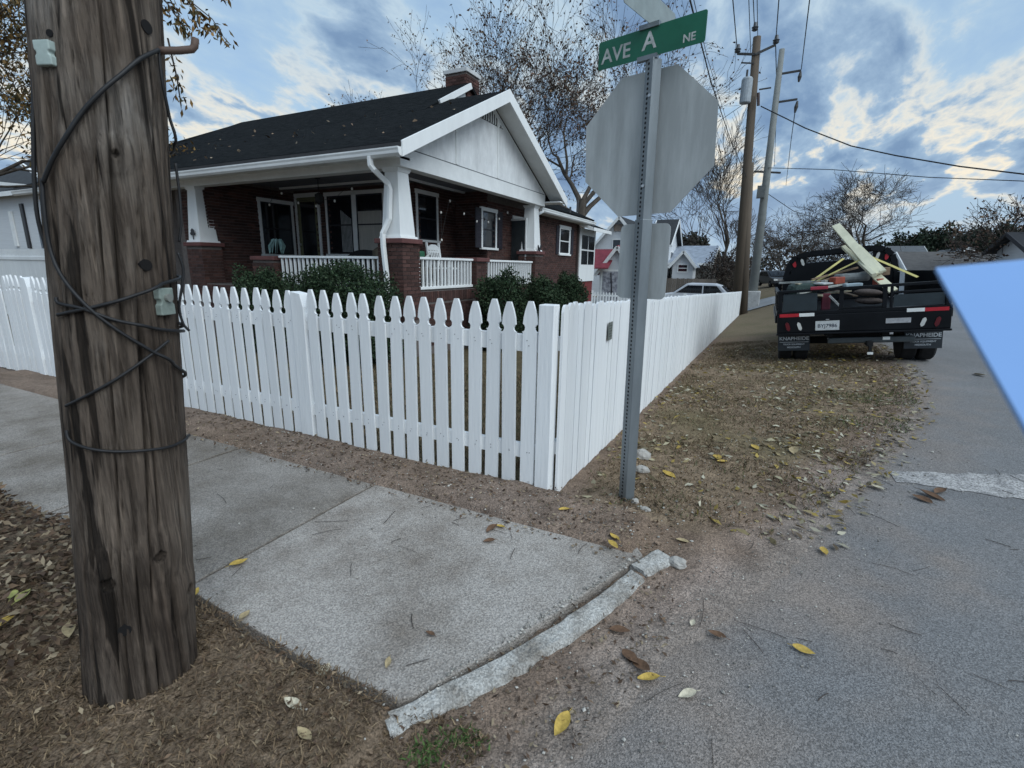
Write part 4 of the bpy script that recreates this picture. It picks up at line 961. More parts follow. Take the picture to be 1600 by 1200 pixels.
b = aty(770, 300, 25); tree('large_tree', 'half-bare brown-leaved tree rising behind the bungalow chimney', (b.x - 1.2, 25, -1), 18.5, 36, (-.05, 0), .38, .30, .62, 7, 3400, .16, BROWN, (2, 4), .008, up=.5)
b = aty(640, 300, 27); tree('large_tree', 'half-bare brown-leaved tree behind the left part of the bungalow roof', (b.x, 27, -1), 17.5, 40, (-.05, 0), .22, .32, .66, 7, 3000, .16, BROWN, (2, 4), .010, up=.4)
ORG = [(.19, .105, .028), (.14, .085, .03), (.10, .075, .03), (.24, .15, .05), (.06, .055, .025)]
b = aty(150, 300, 5.2)
OX, OZ = aty(190, 100, 4.3).x, aty(300, 20, 4.3).z
OAK = tree('oak_tree', 'orange-brown leafed tree standing behind the near utility pole', (aty(-190, 300, 3.9).x, 3.9, -.1), 7.8, 8, (.0, .0), .16, .36, .62, 6, 13000, .11, ORG, (3, 4), .006, up=.2, down=.9, elong=2.6, keep=lambda q: q.x < OX or q.z > OZ)

def slim_tree():
    b = aty(190, 330, 5.4); t = thing('oak_tree', 'slim leafy tree behind the near utility pole, its branch hanging above the hook', 'tree', (b.x, 5.4, -.15)); rs = random.Random(4)
    top = aty(160, -60, 5.4); m = MB(); m.tube([(b.x, 5.4, -.2), Vector((b.x, 5.4, -.2)).lerp(top, .5), top, top + Vector((-.2, .1, 1.2))], [.09, .07, .05, .02], 8); m.build('trunk', bark, t, smooth=True)
    tw = MB(); C = []
    for pts in (((160, -60), (230, -30), (290, -4), (332, 30), (352, 62)), ((230, -30), (262, 6), (280, 32), (290, 44)), ((290, -4), (308, 22), (312, 42)), ((165, -40), (250, -60), (320, -40), (345, -8)), ((150, -50), (60, -30), (10, 10), (-30, 60)), ((262, 60), (276, 120), (283, 165))):
        Q = [aty(x, y, 5.4 + rs.uniform(-.2, .2)) for x, y in pts]; tw.tube(Q, [.016 - .0035 * k for k in range(len(Q))] if len(Q) < 5 else [.018, .014, .010, .007, .004], 5)
        for k in range(90 if len(pts) > 3 else 45):
            f = rs.uniform(.15, 1) * (len(Q) - 1); i_ = min(int(f), len(Q) - 2); C.append(Q[i_].lerp(Q[i_ + 1], f - i_) + Vector((rs.gauss(0, .06), rs.gauss(0, .08), rs.gauss(-.02, .05))))
    cr = tw.build('crown', twigm, t); o = leafmesh('leaves', np.array([tuple(c) for c in C]), .12, leafm, None, colors=ORG, down=1.3, elong=3.0); o.parent = cr
slim_tree()

# ------------------------------------------------------------------ flatbed truck
def truck():
    t = thing('flatbed_truck', 'black flatbed truck with mud flaps and a loaded bed, parked half on the grass', 'truck', (1.56, 10.05, -.045)); t.rotation_euler = (0, math.radians(-6.3), 0)
    dec = mat('truck_black', (.006, .007, .009), .42, .35, 2, .03, 20, spec=.16); dk = mat('truck_under', (.006, .006, .007), .8)
    def P(name, m, *bs, parent=None, bevel=0):
        b = MB()
        for q in bs: b.box(*q)
        return b.build(name, m, parent or t, bevel=bevel, local=True)
    bed = P('bed_deck', dec, (-1.22, 1.22, .02, 2.95, .93, .99), bevel=.006)
    P('rear_skirt', dec, (-1.21, 1.21, 0, .06, .62, .929), bevel=.012)
    P('skirt_lip', dec, (-1.22, 1.22, -.03, .05, .585, .618), bevel=.008, parent=bed)
    for s_ in (-1, 1): P('side_rail', dec, (s_ * 1.21 - .03, s_ * 1.21 + .03, .08, 2.95, .80, .93), parent=bed)
    # reflective strips
    for s_ in (-1, 1):
        x0 = 1.17 * s_; lo, hi = sorted((x0, x0 - s_ * .30)); P('red_strip', redl, (lo, hi, -.004, -.001, .905, .962), parent=bed); lo, hi = sorted((x0 - s_ * .302, x0 - s_ * .53)); P('white_strip', whl, (lo, hi, -.004, -.001, .905, .962), parent=bed)
    # tail lamps
    def oval(name, c, w, h, tilt, m, d=.012):
        b = MB(); pts = []
        for k in range(20):
            a = 2 * PI * k / 20; x = w / 2 * max(-1, min(1, 1.3 * math.cos(a))); z = h / 2 * math.sin(a); x = w / 2 * math.cos(a) if abs(z) > (h - w) / 2 else w / 2 * (1 if math.cos(a) > 0 else -1)
            pts.append((c[0] + x * math.cos(tilt) - z * math.sin(tilt), c[1], c[2] + x * math.sin(tilt) + z * math.cos(tilt)))
        b.poly(pts, (0, -d, 0)); return recalc(b.build(name, m, t, local=True))
    lens = mat('clear_lens', (.55, .55, .52), .3, .1, 10)
    for s_ in (-1, 1):
        oval('reverse_lamp', (s_ * .86, 0, .735), .055, .15, s_ * -.32 if s_ > 0 else .32, lens); oval('tail_lamp', (s_ * 1.04, 0, .735), .06, .16, s_ * -.25, mat('dark_red_lens', (.10, .008, .012), .3, .2, 10))
    P('lamp_plate', mat('plate_steel', (.45, .45, .46), .4, .25, 12, metal=.5), (.37, .70, -.01, -.001, .735, .815))
    pl = P('licence_plate', mat('plate_white', (.50, .52, .52), .5, .15, 10), (-.62, -.27, -.012, -.002, .655, .815)); text('plate_number', 'BYJ7986', .085, mat('plate_ink_dark', (.03, .04, .06), .6), pl, (-.445, -.0125, .728), (1, 0, 0), (0, 0, 1), .0006, .0015)
    P('plate_lamp', mat('lamp_grey', (.3, .3, .3), .5), (-.47, -.42, -.02, 0, .83, .845))
    # tail gate frame above the deck
    gate = P('tail_gate', dec, (-1.20, -1.13, .02, .08, .991, 1.33), (1.13, 1.20, .02, .08, .991, 1.33), (-1.20, 1.20, .015, .085, 1.325, 1.372), (-.28, -.22, .03, .07, .991, 1.325), (.32, .38, .03, .07, .991, 1.325), (.42, .46, .03, .07, .991, 1.325), (.42, 1.13, .035, .055, 1.21, 1.25), (-.22, .32, .035, .055, .995, 1.03), bevel=.006)
    for q in ((.47, 1.12, .045, .06, 1.0, 1.19), (-1.12, -.60, .045, .06, 1.0, 1.30)): P('gate_panel', mat('gate_board', (.020, .030, .036), .5), q, parent=gate)
    for s_ in (-1, 1):
        sd_ = P('stake_side', dec, (s_ * 1.19 - .025, s_ * 1.19 + .025, .1, 2.9, 1.30, 1.36), *[(s_ * 1.19 - .022, s_ * 1.19 + .022, y, y + .06, .991, 1.30) for y in (.6, 1.2, 1.8, 2.4)], bevel=.004)
        if s_ > 0: P('side_board', dec, (1.15, 1.165, .1, 2.9, 1.0, 1.52), parent=sd_)
        else: P('side_board', mat('side_green', (.014, .028, .026), .6), (-1.165, -1.15, .1, 2.9, 1.0, 1.28), parent=sd_)
    # headboard with expanded-metal openings
    y = 2.96; hb = MB()
    prof = [(-1.02, 1.0), (-1.02, 1.5), (-.93, 1.86), (-.80, 1.99), (-.55, 2.04), (.55, 2.04), (.80, 1.99), (.93, 1.86), (1.02, 1.5), (1.02, 1.0)]
    for (a, b), (c, d) in zip(prof, prof[1:]): hb.bar((a, y, b), (c, y, d), .10, .09, (0, 1, 0))
    hb.box(-.99, .99, y - .015, y + .015, 1.0, 1.62); hb.box(-.90, -.60, y - .015, y + .015, 1.62, 2.0); hb.box(.60, .90, y - .015, y + .015, 1.62, 2.0); hb.box(-.6, .6, y - .015, y + .015, 1.62, 1.83); hb.box(-.6, .6, y - .015, y + .015, 1.96, 2.02)
    h = hb.build('headboard', dec, t, local=True)
    mm = MB()
    for k in range(-14, 15):
        x = k * .085
        for s_ in (-1, 1):
            if abs(x) < .6 and abs(x + s_ * .1) < .62: mm.bar((x, y, 1.825), (x + s_ * .10, y, 1.965), .012, .014, (0, 1, 0))
    mm.build('expanded_metal', dec, h)['kind'] = 'stuff'
    for s_ in (-1, 1): oval('head_lamp_clear', (s_ * .68, y - .02, 1.86), .055, .16, s_ * -.3, lens); oval('head_lamp_red', (s_ * .84, y - .02, 1.84), .07, .16, s_ * -.25, redl)
    # under the bed: bumper, hitch, flaps, wheels
    P('bumper_tube', mat('bumper_steel', (.05, .06, .065), .4, .2, 6), (-.42, .80, .10, .22, .40, .50), bevel=.02)
    hi = P('tow_hitch', dk, (.13, .21, -.06, .25, .36, .44), (.15, .19, -.08, -.02, .25, .38)); P('hitch_tag', whl, (.13, .21, -.085, -.081, .23, .27), parent=hi)
    P('white_tag', whl, (.36, .46, .09, .098, .45, .50))
    flapm = mat('mud_flap', (.022, .028, .034), .6, .2, 8); let = mat('flap_letters', (.48, .52, .55), .5)
    for s_, lab in ((-1, 'left'), (1, 'right')):
        c = s_ * .93; fl = P('mud_flap', flapm, (c - .25, c + .25, .25, .262, .27, .585)); fr = MB()
        text('flap_lettering', 'KNAPHEIDE', .088, let, fl, (c, .2485, .49), (1, 0, 0), (0, 0, 1), .0006, .002); text('flap_lettering', 'TRUCK EQUIPMENT', .038, let, fl, (c, .2485, .385), (1, 0, 0), (0, 0, 1), .0005, .0008); text('flap_lettering', 'MIDSOUTH', .042, let, fl, (c, .2485, .33), (1, 0, 0), (0, 0, 1), .0005, .0008)
        b = MB(); b.box(c - .23, c + .23, .2486, .2496, .423, .430); b.build('flap_rule', let, fl)
    def wheel(x, y, w):
        b = MB(); r = .39; b.lathe([(r * .62, -w / 2), (r * .93, -w / 2), (r, -w / 2 + .03), (r, w / 2 - .03), (r * .93, w / 2), (r * .62, w / 2)], (x, y, r), 28, 'x'); o = b.build('wheel', tyre, t, smooth=False, local=True)
        b = MB(); b.lathe([(.05, -w / 2 + .01), (r * .615, -w / 2 + .03), (r * .615, w / 2 - .03), (.05, w / 2 - .01)], (x, y, r), 20, 'x'); b.build('rim', mat('rim_steel', (.2, .2, .21), .5, metal=.6), o)
    for x in (-1.06, -.80, .80, 1.06): wheel(x, .78, .22)
    wheel(-.92, 4.35, .24); wheel(.92, 4.35, .24)
    P('axle', dk, (-.8, .8, .72, .84, .33, .45)); P('chassis_rail', dk, (-.45, -.35, .1, 5.2, .52, .70), (.35, .45, .1, 5.2, .52, .70)); P('fuel_tank', dk, (-.35, .35, .35, 1.2, .45, .62))
    # cab
    cb = MB(); side = [(3.10, .50), (3.10, 1.05), (3.14, 1.70), (3.28, 1.84), (4.25, 1.86), (4.85, 1.18), (5.75, 1.08), (5.85, .95), (5.85, .50)]
    cb.poly([(-.95, a, b) for a, b in side], (1.9, 0, 0)); c = recalc(cb.build('cab', dec, t, local=True, bevel=.03))
    for s_ in (-1, 1):
        b = MB(); b.poly([(s_ * .953, a, bb) for a, bb in ((3.30, 1.15), (3.32, 1.68), (3.42, 1.76), (4.20, 1.76), (4.62, 1.22))], (s_ * .004, 0, 0)); recalc(b.build('side_window', glass, c)); b = MB(); b.box(s_ * 1.12 - .08, s_ * 1.12 + .08, 4.48, 4.54, 1.18, 1.42); b.build('mirror', dec, c, bevel=.02); b = MB(); b.bar((s_ * .95, 4.5, 1.24), (s_ * 1.08, 4.5, 1.28), .03, .03); b.build('mirror_arm', dec, c)
    P('rear_window', glass, (-.7, .7, 3.085, 3.098, 1.2, 1.65), parent=c)
    return t
TR = truck(); TM = Matrix.Translation(TR.location) @ TR.rotation_euler.to_matrix().to_4x4()
def tl(x, y, z): return TM @ Vector((x, y, z))
UPT = (TM.to_3x3() @ Vector((0, 0, 1)))
def load():
    # lumber propped over the headboard
    spec = [((1306, 352), (1372, 428), 12.6, 10.6, .15, .04, 'longest pale new board propped in truck bed, broad face showing'), ((1318, 386), (1366, 430), 12.2, 10.5, .07, .07, 'pale square new post lying against the longest board in truck bed'), ((1340, 384), (1380, 424), 12.2, 10.6, .09, .035, 'short pale new plank right of the longest board in truck bed')]
    for (a, b, ya, yb, w, h, lab) in spec:
        m = MB(); m.bar(aty(*a, ya), aty(*b, yb), w, h, (-.3, -.5, .8)); tag(m.build('board', lumber, bevel=.006), lab, 'board', 'new boards on the truck')
    m = MB(); m.bar(aty(1370, 432, 10.7), aty(1396, 455, 10.4), .14, .03, (0, -.8, .6)); tag(m.build('board', lumber), 'pale offcut board slanting behind the middle of the tail gate', 'board', 'new boards on the truck')
    def strap(label, pts, w=.045):
        Q = [aty(x, y, d) for x, y, d in pts]; m = MB()
        for a, b in zip(Q, Q[1:]): m.bar(a, b, w, .006, (0, -.6, .8))
        tag(m.build('ratchet_strap', strapm), label, 'strap', 'yellow straps over the load')
    strap('upper left yellow strap from truck side up towards the headboard', [(1236, 462, 10.9), (1258, 447, 11.5), (1318, 404, 12.9)])
    strap('lower left yellow strap drawn across to the pale boards', [(1262, 446, 11.2), (1348, 404, 11.2)], .035); strap('yellow strap running from the pale boards to the right truck side', [(1362, 402, 11.4), (1395, 416, 11.2), (1434, 433, 10.9)], .05)
    # rubbish and tools in the bed
    rs = random.Random(5)
    def lump(label, name, cat, px, py, yy, s_, m_, rot=0, bev=.01):
        c = aty(px, py, yy); m = MB(); R3 = Matrix.Rotation(rot, 3, 'Z') @ Matrix.Rotation(math.radians(-6), 3, 'Y'); m.obox(c, R3.col[0], R3.col[1], R3.col[2], *s_); return tag(m.build(name, m_, bevel=bev), label, cat)
    grey = mat('junk_grey', (.13, .14, .14), .8, .3, 8); pale = mat('junk_pale', (.42, .43, .42), .7, .25, 8); orange = mat('junk_orange', (.33, .07, .04), .6, .2, 8); redp = mat('junk_red', (.30, .03, .05), .5, .2, 8); wood = mat('junk_wood', (.20, .14, .09), .8, .3, 6); pink = mat('junk_maroon', (.12, .02, .035), .6)
    lump('bright red rag lying over the truck tail gate, left side', 'red_flag', 'flag', 1280, 450, 10.08, (.26, .05, .055), redp)
    lump('maroon bin standing behind the left part of tail gate', 'bin', 'bin', 1290, 472, 10.4, (.13, .12, .30), pink); lump('orange crate in the truck bed below the straps', 'crate', 'crate', 1308, 438, 10.8, (.17, .2, .12), orange, .4)
    lump('reddish box below the lower end of the longest board', 'box', 'box', 1372, 441, 10.7, (.10, .2, .13), orange, .2); lump('pale blue flat box lying on the truck load', 'box', 'box', 1332, 445, 10.5, (.25, .25, .05), mat('junk_blue', (.32, .40, .44), .7), .1); lump('white sheet offcut lying left of the orange crate', 'sheet', 'sheet', 1286, 443, 10.6, (.18, .3, .03), pale, .5)
    lump('weathered wooden block beside the boards on the load', 'wooden_block', 'block', 1378, 424, 11.4, (.16, .2, .14), wood, .5); lump('grey tarpaulin bundle under the pale boards', 'tarpaulin', 'tarpaulin', 1330, 434, 11.0, (.5, .4, .16), grey, .2, .06)
    lump('dark netted bundle at the left end of the truck bed', 'bundle', 'bundle', 1253, 452, 10.9, (.45, .6, .22), mat('net_green', (.03, .05, .045), .9, .4, 40), .1, .09)
    for k, (px, py, lab) in enumerate(((1356, 457, 'upper brown sandbag seen through the middle of tail gate'), (1358, 470, 'lower brown sandbag seen through the middle of tail gate'))):
        m = MB(); c = aty(px, py, 10.4); ellipsoid(m, c, (.21, .14, .062), 14, 8); tag(m.build('sandbag', mat('sack', (.075, .06, .055), .95, .3, 20, .3, 80), smooth=True), lab, 'sandbag', 'sandbags on the truck')
    m = MB(); m.bar(aty(1296, 462, 10.3), aty(1312, 478, 10.25), .03, .03); tag(m.build('tool_handle', pale), 'thin pale tool handle behind the left part of tail gate', 'handle')
    for k, (a, b, d1, d2, lab) in enumerate((((1268, 437), (1340, 418), 11.0, 11.6, 'thin wooden lath lying below the lower left strap'), ((1275, 442), (1322, 428), 10.9, 11.6, 'short thin wooden lath above the red rag'), ((1300, 436), (1352, 425), 10.9, 11.3, 'grey pipe lying across the truck load'))):
        m = MB(); m.bar(aty(*a, d1), aty(*b, d2), .035, .03); tag(m.build('lath', grey if k == 2 else wood), lab, 'pipe' if k == 2 else 'lath')
load()
def more_load():
    rs = random.Random(9); cols = [mat('scrap_a', (.42, .38, .28), .8, .3, 9), mat('scrap_b', (.10, .075, .055), .85, .3, 9), mat('scrap_c', (.40, .41, .38), .8, .3, 9)]
    where = ['left of the boards', 'below the boards', 'right of the boards', 'against the headboard', 'near the tail gate', 'over the sandbags', 'under the straps', 'beside the orange crate']
    for k in range(8):
        x, y = rs.uniform(-.8, .5), rs.uniform(.3, 2.4); z = 1.2 + rs.uniform(0, .3); a = rs.uniform(-.9, .9); L2 = rs.uniform(.5, 1.2); d_ = Vector((math.sin(a), math.cos(a) * .6, rs.uniform(-.1, .25))).normalized() * L2 / 2
        m = MB(); m.bar(tl(x, y, z) - d_, tl(x, y, z) + d_, rs.uniform(.05, .12), rs.uniform(.02, .04)); tag(m.build('scrap_board', cols[k % 3], bevel=.003), ('grey-brown', 'dark', 'pale')[k % 3] + ' scrap board in the truck load ' + where[k], 'board', 'scrap boards on the truck')
more_load()

# ------------------------------------------------------------------ far poles and wires
polew = mat('far_pole_wood', (.10, .078, .058), .9, .2, 4, .3, 20, stretch=(1, 1, .1)); polec = mat('far_pole_grey', (.20, .21, .20), .8, .12, 3)
wirem = mat('wire_black', (.02, .022, .025), .7); iron = mat('pole_iron', (.05, .05, .05), .6)
def far_poles():
    b, tp = aty(1153, 452, 31), aty(1183, 58, 31); g = zg(b.x, 31) - .3; b2 = b + (b - tp) * ((b.z - g) / (tp.z - b.z))
    t = thing('utility_pole', 'brown wooden power pole with transformer beyond the end of white board fence', 'utility pole', (b2.x, 31, g))
    m = MB(); m.tube([b2, b2.lerp(tp, .5), tp], [.27, .235, .19], 14); m.build('shaft', polew, t, smooth=True)
    s_ = aty(1171, 255, 31.1); m = MB(); m.tube([Vector((b2.x + .36, 31.1, g)), s_], [.24, .22], 12); m.build('splint_pole', polew, t, smooth=True)
    q0, q1, q2 = aty(1152, 84, 31), aty(1180, 85, 30.8), aty(1212, 70, 31); m = MB(); m.bar(q0, q1, .10, .10); m.bar(q1, q2, .10, .10); m.build('cross_arm', iron, t)
    for q in (q0, q2, aty(1179, 50, 31)): m = MB(); m.lathe([(.10, -.15), (.16, -.1), (.10, -.05), (.17, 0), (.10, .06), (.08, .22)], q + Vector((0, 0, .2)), 10); m.build('insulator', mat('insulator_grey', (.10, .11, .12), .4), t)
    c = aty(1166, 141, 30.6); m = MB(); m.lathe([(.24, -.62), (.27, -.58), (.27, .5), (.22, .58), (.05, .62)], c, 16); o = m.build('transformer', mat('transformer_grey', (.33, .37, .40), .5), t, smooth=False); m = MB(); m.tube([c + Vector((-.05, 0, .6)), c + Vector((-.05, 0, .95))], .05, 8); m.build('bushing', iron, o)
    for (a, d_) in (((1186, 140), (1205, 137)), ((1158, 98), (1178, 99))): m = MB(); m.bar(aty(*a, 30.8), aty(*d_, 30.8), .06, .06); m.build('bracket', iron, t)
    m = MB(); m.tube([aty(1185, 145, 30.7), aty(1185, 165, 30.7)], .07, 8); m.build('fuse_cutout', mat('fuse', (.06, .035, .03), .5), t)
    b, tp = aty(1177, 450, 36), aty(1222, 77, 36); g = zg(b.x, 36) - .4; b2 = b + (b - tp) * ((b.z - g) / (tp.z - b.z))
    t2 = thing('utility_pole', 'slim grey power pole with stand-off arms, right of the brown one', 'utility pole', (b2.x, 36, g))
    m = MB(); m.tube([b2, b2.lerp(tp, .5), tp], [.30, .22, .15], 14); m.build('shaft', polec, t2, smooth=True)
    for (a, d_) in (((1217, 116), (1252, 110)), ((1213, 160), (1246, 155)), ((1178, 268), (1220, 270))): m = MB(); m.bar(aty(*a, 36), aty(*d_, 36), .10, .10); m.build('stand_off_arm', iron, t2)
    for (a, d_) in (((1251, 112), (1248, 128)), ((1246, 158), (1242, 176))): m = MB(); m.tube([aty(*a, 36), aty(*a, 36).lerp(aty(*d_, 36), .5), aty(*d_, 36)], [.05, .11, .05], 8); m.build('insulator_string', iron, t2)
    c = aty(1189, 300, 35.7); m = MB(); m.box(c.x - .22, c.x + .22, c.y - .2, c.y + .2, c.z - .35, c.z + .35); m.build('cabinet', mat('cab_grey', (.12, .13, .13), .6), t2)
    m = MB(); m.box(b2.x - .55, b2.x + .45, 35.4, 36.5, g, g + 1.5); m.build('concrete_foot', mat('foot_concrete', (.38, .38, .37), .9), t2, bevel=.05)
    def wire(label, pts, rad=.022, ext=2.5, sag=0):
        Q = [aty(x, y, d) for x, y, d in pts]
        if ext: Q.append(Q[-1] + (Q[-1] - Q[-2]) * ext)
        R_ = []
        for a, b in zip(Q, Q[1:]):
            for k in range(8): R_.append(a.lerp(b, k / 8) - Vector((0, 0, sag * math.sin(PI * k / 8))))
        R_.append(Q[-1]); m = MB(); m.tube(R_, rad, 5, caps=False); tag(m.build('overhead_wire', wirem), label, 'wire', 'overhead wires')
    wire('leftmost wire rising from the brown power pole left arm to frame top', [(1152, 80, 31), (1145, 0, 23)], .022, .3)
    wire('middle wire rising from the top of the brown power pole', [(1179, 46, 31), (1177, 0, 25)], .02, .8); wire('thin wire rising just left of the brown power pole top', [(1173, 82, 30.5), (1170, 0, 23)], .016, .4)
    wire('thin wire rising just right of the brown power pole top', [(1184, 56, 31.2), (1183, 0, 25)], .016, .6); wire('wire rising from right arm of the brown power pole', [(1212, 66, 31), (1217, 0, 24)], .022, .4); wire('wire rising from the upper arm of the grey power pole', [(1252, 108, 36), (1265, 0, 24)], .022, .4)
    wire('wire running on from right arm of brown power pole down behind grey pole', [(1212, 72, 31), (1214, 150, 46), (1210, 260, 75)], .025, 0); wire('wire hanging from the grey power pole insulators towards the distance', [(1242, 176, 36), (1236, 220, 48), (1228, 290, 80)], .025, 0)
    wire('heavy service cable running right from the brown power pole across the sky', [(1189, 166, 31), (1230, 186, 30), (1258, 200, 29.5), (1330, 228, 28.5), (1400, 243, 27.5), (1500, 260, 26), (1600, 272, 25)], .028, .3); wire('lower wire running right from the grey power pole across the sky', [(1190, 262, 36), (1300, 265, 34), (1450, 277, 32), (1600, 283, 30)], .02, .3)
    wire('heavy cable slanting from behind octagonal sign down to brown power pole', [(1166, 276, 31), (1140, 215, 22), (1110, 125, 14), (1078, 0, 8.6)], .014, .3); wire('thin cable slanting beside the heavy cable near octagonal sign', [(1150, 235, 28), (1128, 165, 18), (1105, 90, 12), (1084, 0, 8.6)], .006, .3)
    wire('pair of faint wires dropping right from the grey power pole foot', [(1200, 303, 36), (1240, 330, 38), (1290, 345, 44)], .02, 0)
    wire('thin service wire from the brown power pole left towards the octagonal sign', [(1166, 160, 31), (1140, 178, 32), (1115, 195, 34)], .015, 1)
    return
far_poles()

# ------------------------------------------------------------------ blue board close to the lens side of the road
def blue_board():
    a_ = .3; X_, Y_, D_ = (1462 - 800) / F, (600 - 418) / F, .30
    u = np.array((1 - X_ * a_, .09 - Y_ * a_, a_)); f = lambda b: float(u @ np.array((.49 - X_ * b, -.87 - Y_ * b, b)))
    b_ = -f(0) / (f(1) - f(0)); v = np.array((.49 - X_ * b_, -.87 - Y_ * b_, b_)); u /= np.linalg.norm(u); v /= np.linalg.norm(v)
    P = np.array((0, 0, H)) + ROT @ (np.array((X_, Y_, -1)) * D_); U, V_ = Vector(ROT @ u), Vector(ROT @ v); P = Vector(P); N_ = U.cross(V_).normalized()
    if N_.z < 0: N_ = -N_
    t = thing('blue_board', 'plain light blue card on a slim stand at the right edge, very near', 'board', (0, 0, 0))
    w, h = .17, .21; m = MB(); m.poly([P, P + U * w, P + U * w + V_ * h, P + V_ * h], -N_ * .003); recalc(m.build('panel', mat('light_blue_card', (.22, .38, .68), .75, .03, 3), t))
    c = P + U * .15 + V_ * .03 - N_ * .006; t.location = (c.x, c.y, 0); m = MB(); m.tube([c, Vector((c.x + .25, c.y + .05, .02))], .008, 8); t.children[0].matrix_parent_inverse = Matrix.Translation(-Vector(t.location)); m.build('stand', iron, t); m = MB(); m.lathe([(.11, .0), (.11, .012), (.02, .02)], (c.x + .25, c.y + .05, .01), 20); m.build('foot', iron, t)
blue_board()

# ------------------------------------------------------------------ background places
siding = mat('white_siding', (.62, .64, .66), .7, .06, 3, .1, 12, stretch=(.2, .2, 6)); darkroof = mat('dark_roof', (.03, .033, .037), .9, .3, 5); greyroof = mat('grey_roof', (.10, .11, .12), .9, .2, 3); metalroof = mat('metal_roof', (.30, .34, .40), .5, .25, 2.5, metal=.2, stretch=(1, 1, .2)); redroof = mat('red_roof', (.22, .035, .05), .7, .2, 3)
def gable_house(name, label, x0, x1, y0, y1, zb, ze, zr, ridge='x', wall=siding, roof=darkroof, over=.35, cat='house', wins=(), doors=(), trimm=trim, winmat=None):
    t = thing(name, label, cat, ((x0 + x1) / 2, (y0 + y1) / 2, zb)); m = MB(); m.box(x0, x1, y0, y1, zb - 1, ze); m.build('wall', wall, t)
    if ridge == 'x':
        ym = (y0 + y1) / 2; m = MB()
        for x in (x0, x1 - .02): m.poly([(x, y0, ze), (x, y1, ze), (x, ym, zr)], (.02, 0, 0))
        recalc(m.build('gable', wall, t))['kind'] = 'stuff'; k = (zr - ze) / (ym - y0)
        for s_ in (0, 1):
            ye = y0 - over if s_ == 0 else y1 + over; m = MB(); m.poly([(x0 - over, ye, ze - k * over + .02), (x1 + over, ye, ze - k * over + .02), (x1 + over, ym, zr + .02), (x0 - over, ym, zr + .02)], (0, 0, .1)); recalc(m.build('roof', roof, t))
        for x in (x0 - over - .03, x1 + over):
            m = MB()
            for ye in (y0 - over, y1 + over): m.bar((x, ye, ze - k * over), (x, ym, zr), .06, .22)
            m.build('rake_board', trimm, t)['kind'] = 'stuff'
        m = MB(); m.box(x0 - over, x1 + over, y0 - over - .06, y0 - over, ze - k * over - .1, ze - k * over + .1); m.build('gutter', trimm, t)
    else:
        xm = (x0 + x1) / 2; m = MB(); m.poly([(x0, y0, ze), (x1, y0, ze), (xm, y0, zr)], (0, .02, 0)); recalc(m.build('gable', wall, t)); k = (zr - ze) / (xm - x0)
        for s_ in (0, 1):
            xe = x0 - over if s_ == 0 else x1 + over; m = MB(); m.poly([(xe, y0 - over, ze - k * over + .02), (xe, y1 + over, ze - k * over + .02), (xm, y1 + over, zr + .02), (xm, y0 - over, zr + .02)], (0, 0, .1)); recalc(m.build('roof', roof, t))
            m = MB(); m.bar((xe, y0 - over - .03, ze - k * over), (xm, y0 - over - .03, zr), .06, .22, (0, 0, 1)); m.build('rake_board', trimm, t)
    for (fx, a0, a1, z0, z1) in wins:       # on the face towards the camera (y0) or the right side (x1)
        def bx(a, b, d0, d1, c, d): return (a, b, y0 - d1, y0 - d0, c, d) if fx == 'y' else (x1 + d0, x1 + d1, a, b, c, d)
        m = MB(); m.box(*bx(a0 - .1, a1 + .1, -.02, .05, z0 - .1, z1 + .1)); w = m.build('window', trimm, t); m = MB(); m.box(*bx(a0, a1, .051, .06, z0, z1)); m.build('pane', winmat or glass, w); m = MB(); m.box(*bx(a0, a1, .061, .075, (z0 + z1) / 2 - .03, (z0 + z1) / 2 + .03)); m.build('sash', trimm, w)
    for (fx, a0, a1, z0, z1, dm) in doors:
        m = MB(); m.box(*((a0, a1, y0 - .05, y0 + .02, z0, z1) if fx == 'y' else (x1 - .02, x1 + .05, a0, a1, z0, z1))); d = m.build('door', dm, t); m = MB(); m.box(*((a0 - .12, a1 + .12, y0 - .03, y0 + .02, z0, z1 + .12) if fx == 'y' else (x1 - .02, x1 + .03, a0 - .12, a1 + .12, z0, z1 + .12))); m.build('frame', trimm, d)
    return t
def bx_(px0, px1, y): return aty(px0, 440, y).x, aty(px1, 440, y).x
def zpx(px, py, y): return aty(px, py, y).z
# white two-storey house behind the signpost
x0, x1 = bx_(925, 1003, 44); wh = gable_house('white_house', 'tall white house with dark roof behind the signpost', x0, x1, 44, 52, -1, zpx(940, 386, 44), zpx(964, 340, 44), 'y', over=.4, wins=(('y', (x0 + x1) / 2 - .5, (x0 + x1) / 2 + .5, 2.2, 3.9),))
m = MB(); q = aty(966, 355, 44); m.box(q.x - .35, q.x + .35, 43.93, 43.98, q.z - .35, q.z + .25); m.build('attic_vent', mat('vent_tan', (.3, .24, .2), .8), wh)
x2 = bx_(1000, 1036, 46)[1]; gable_house('white_house', 'white house wing with dark roof just right of the signpost panel', x1 + .3, x2, 46.5, 52, -1, zpx(1045, 378, 46), zpx(1045, 345, 49.2), 'x', over=.45, wins=(('y', x2 - 1.2, x2 - .4, 1.5, 3.2), ('x', 48.5, 49.8, 1.2, 3.0)))
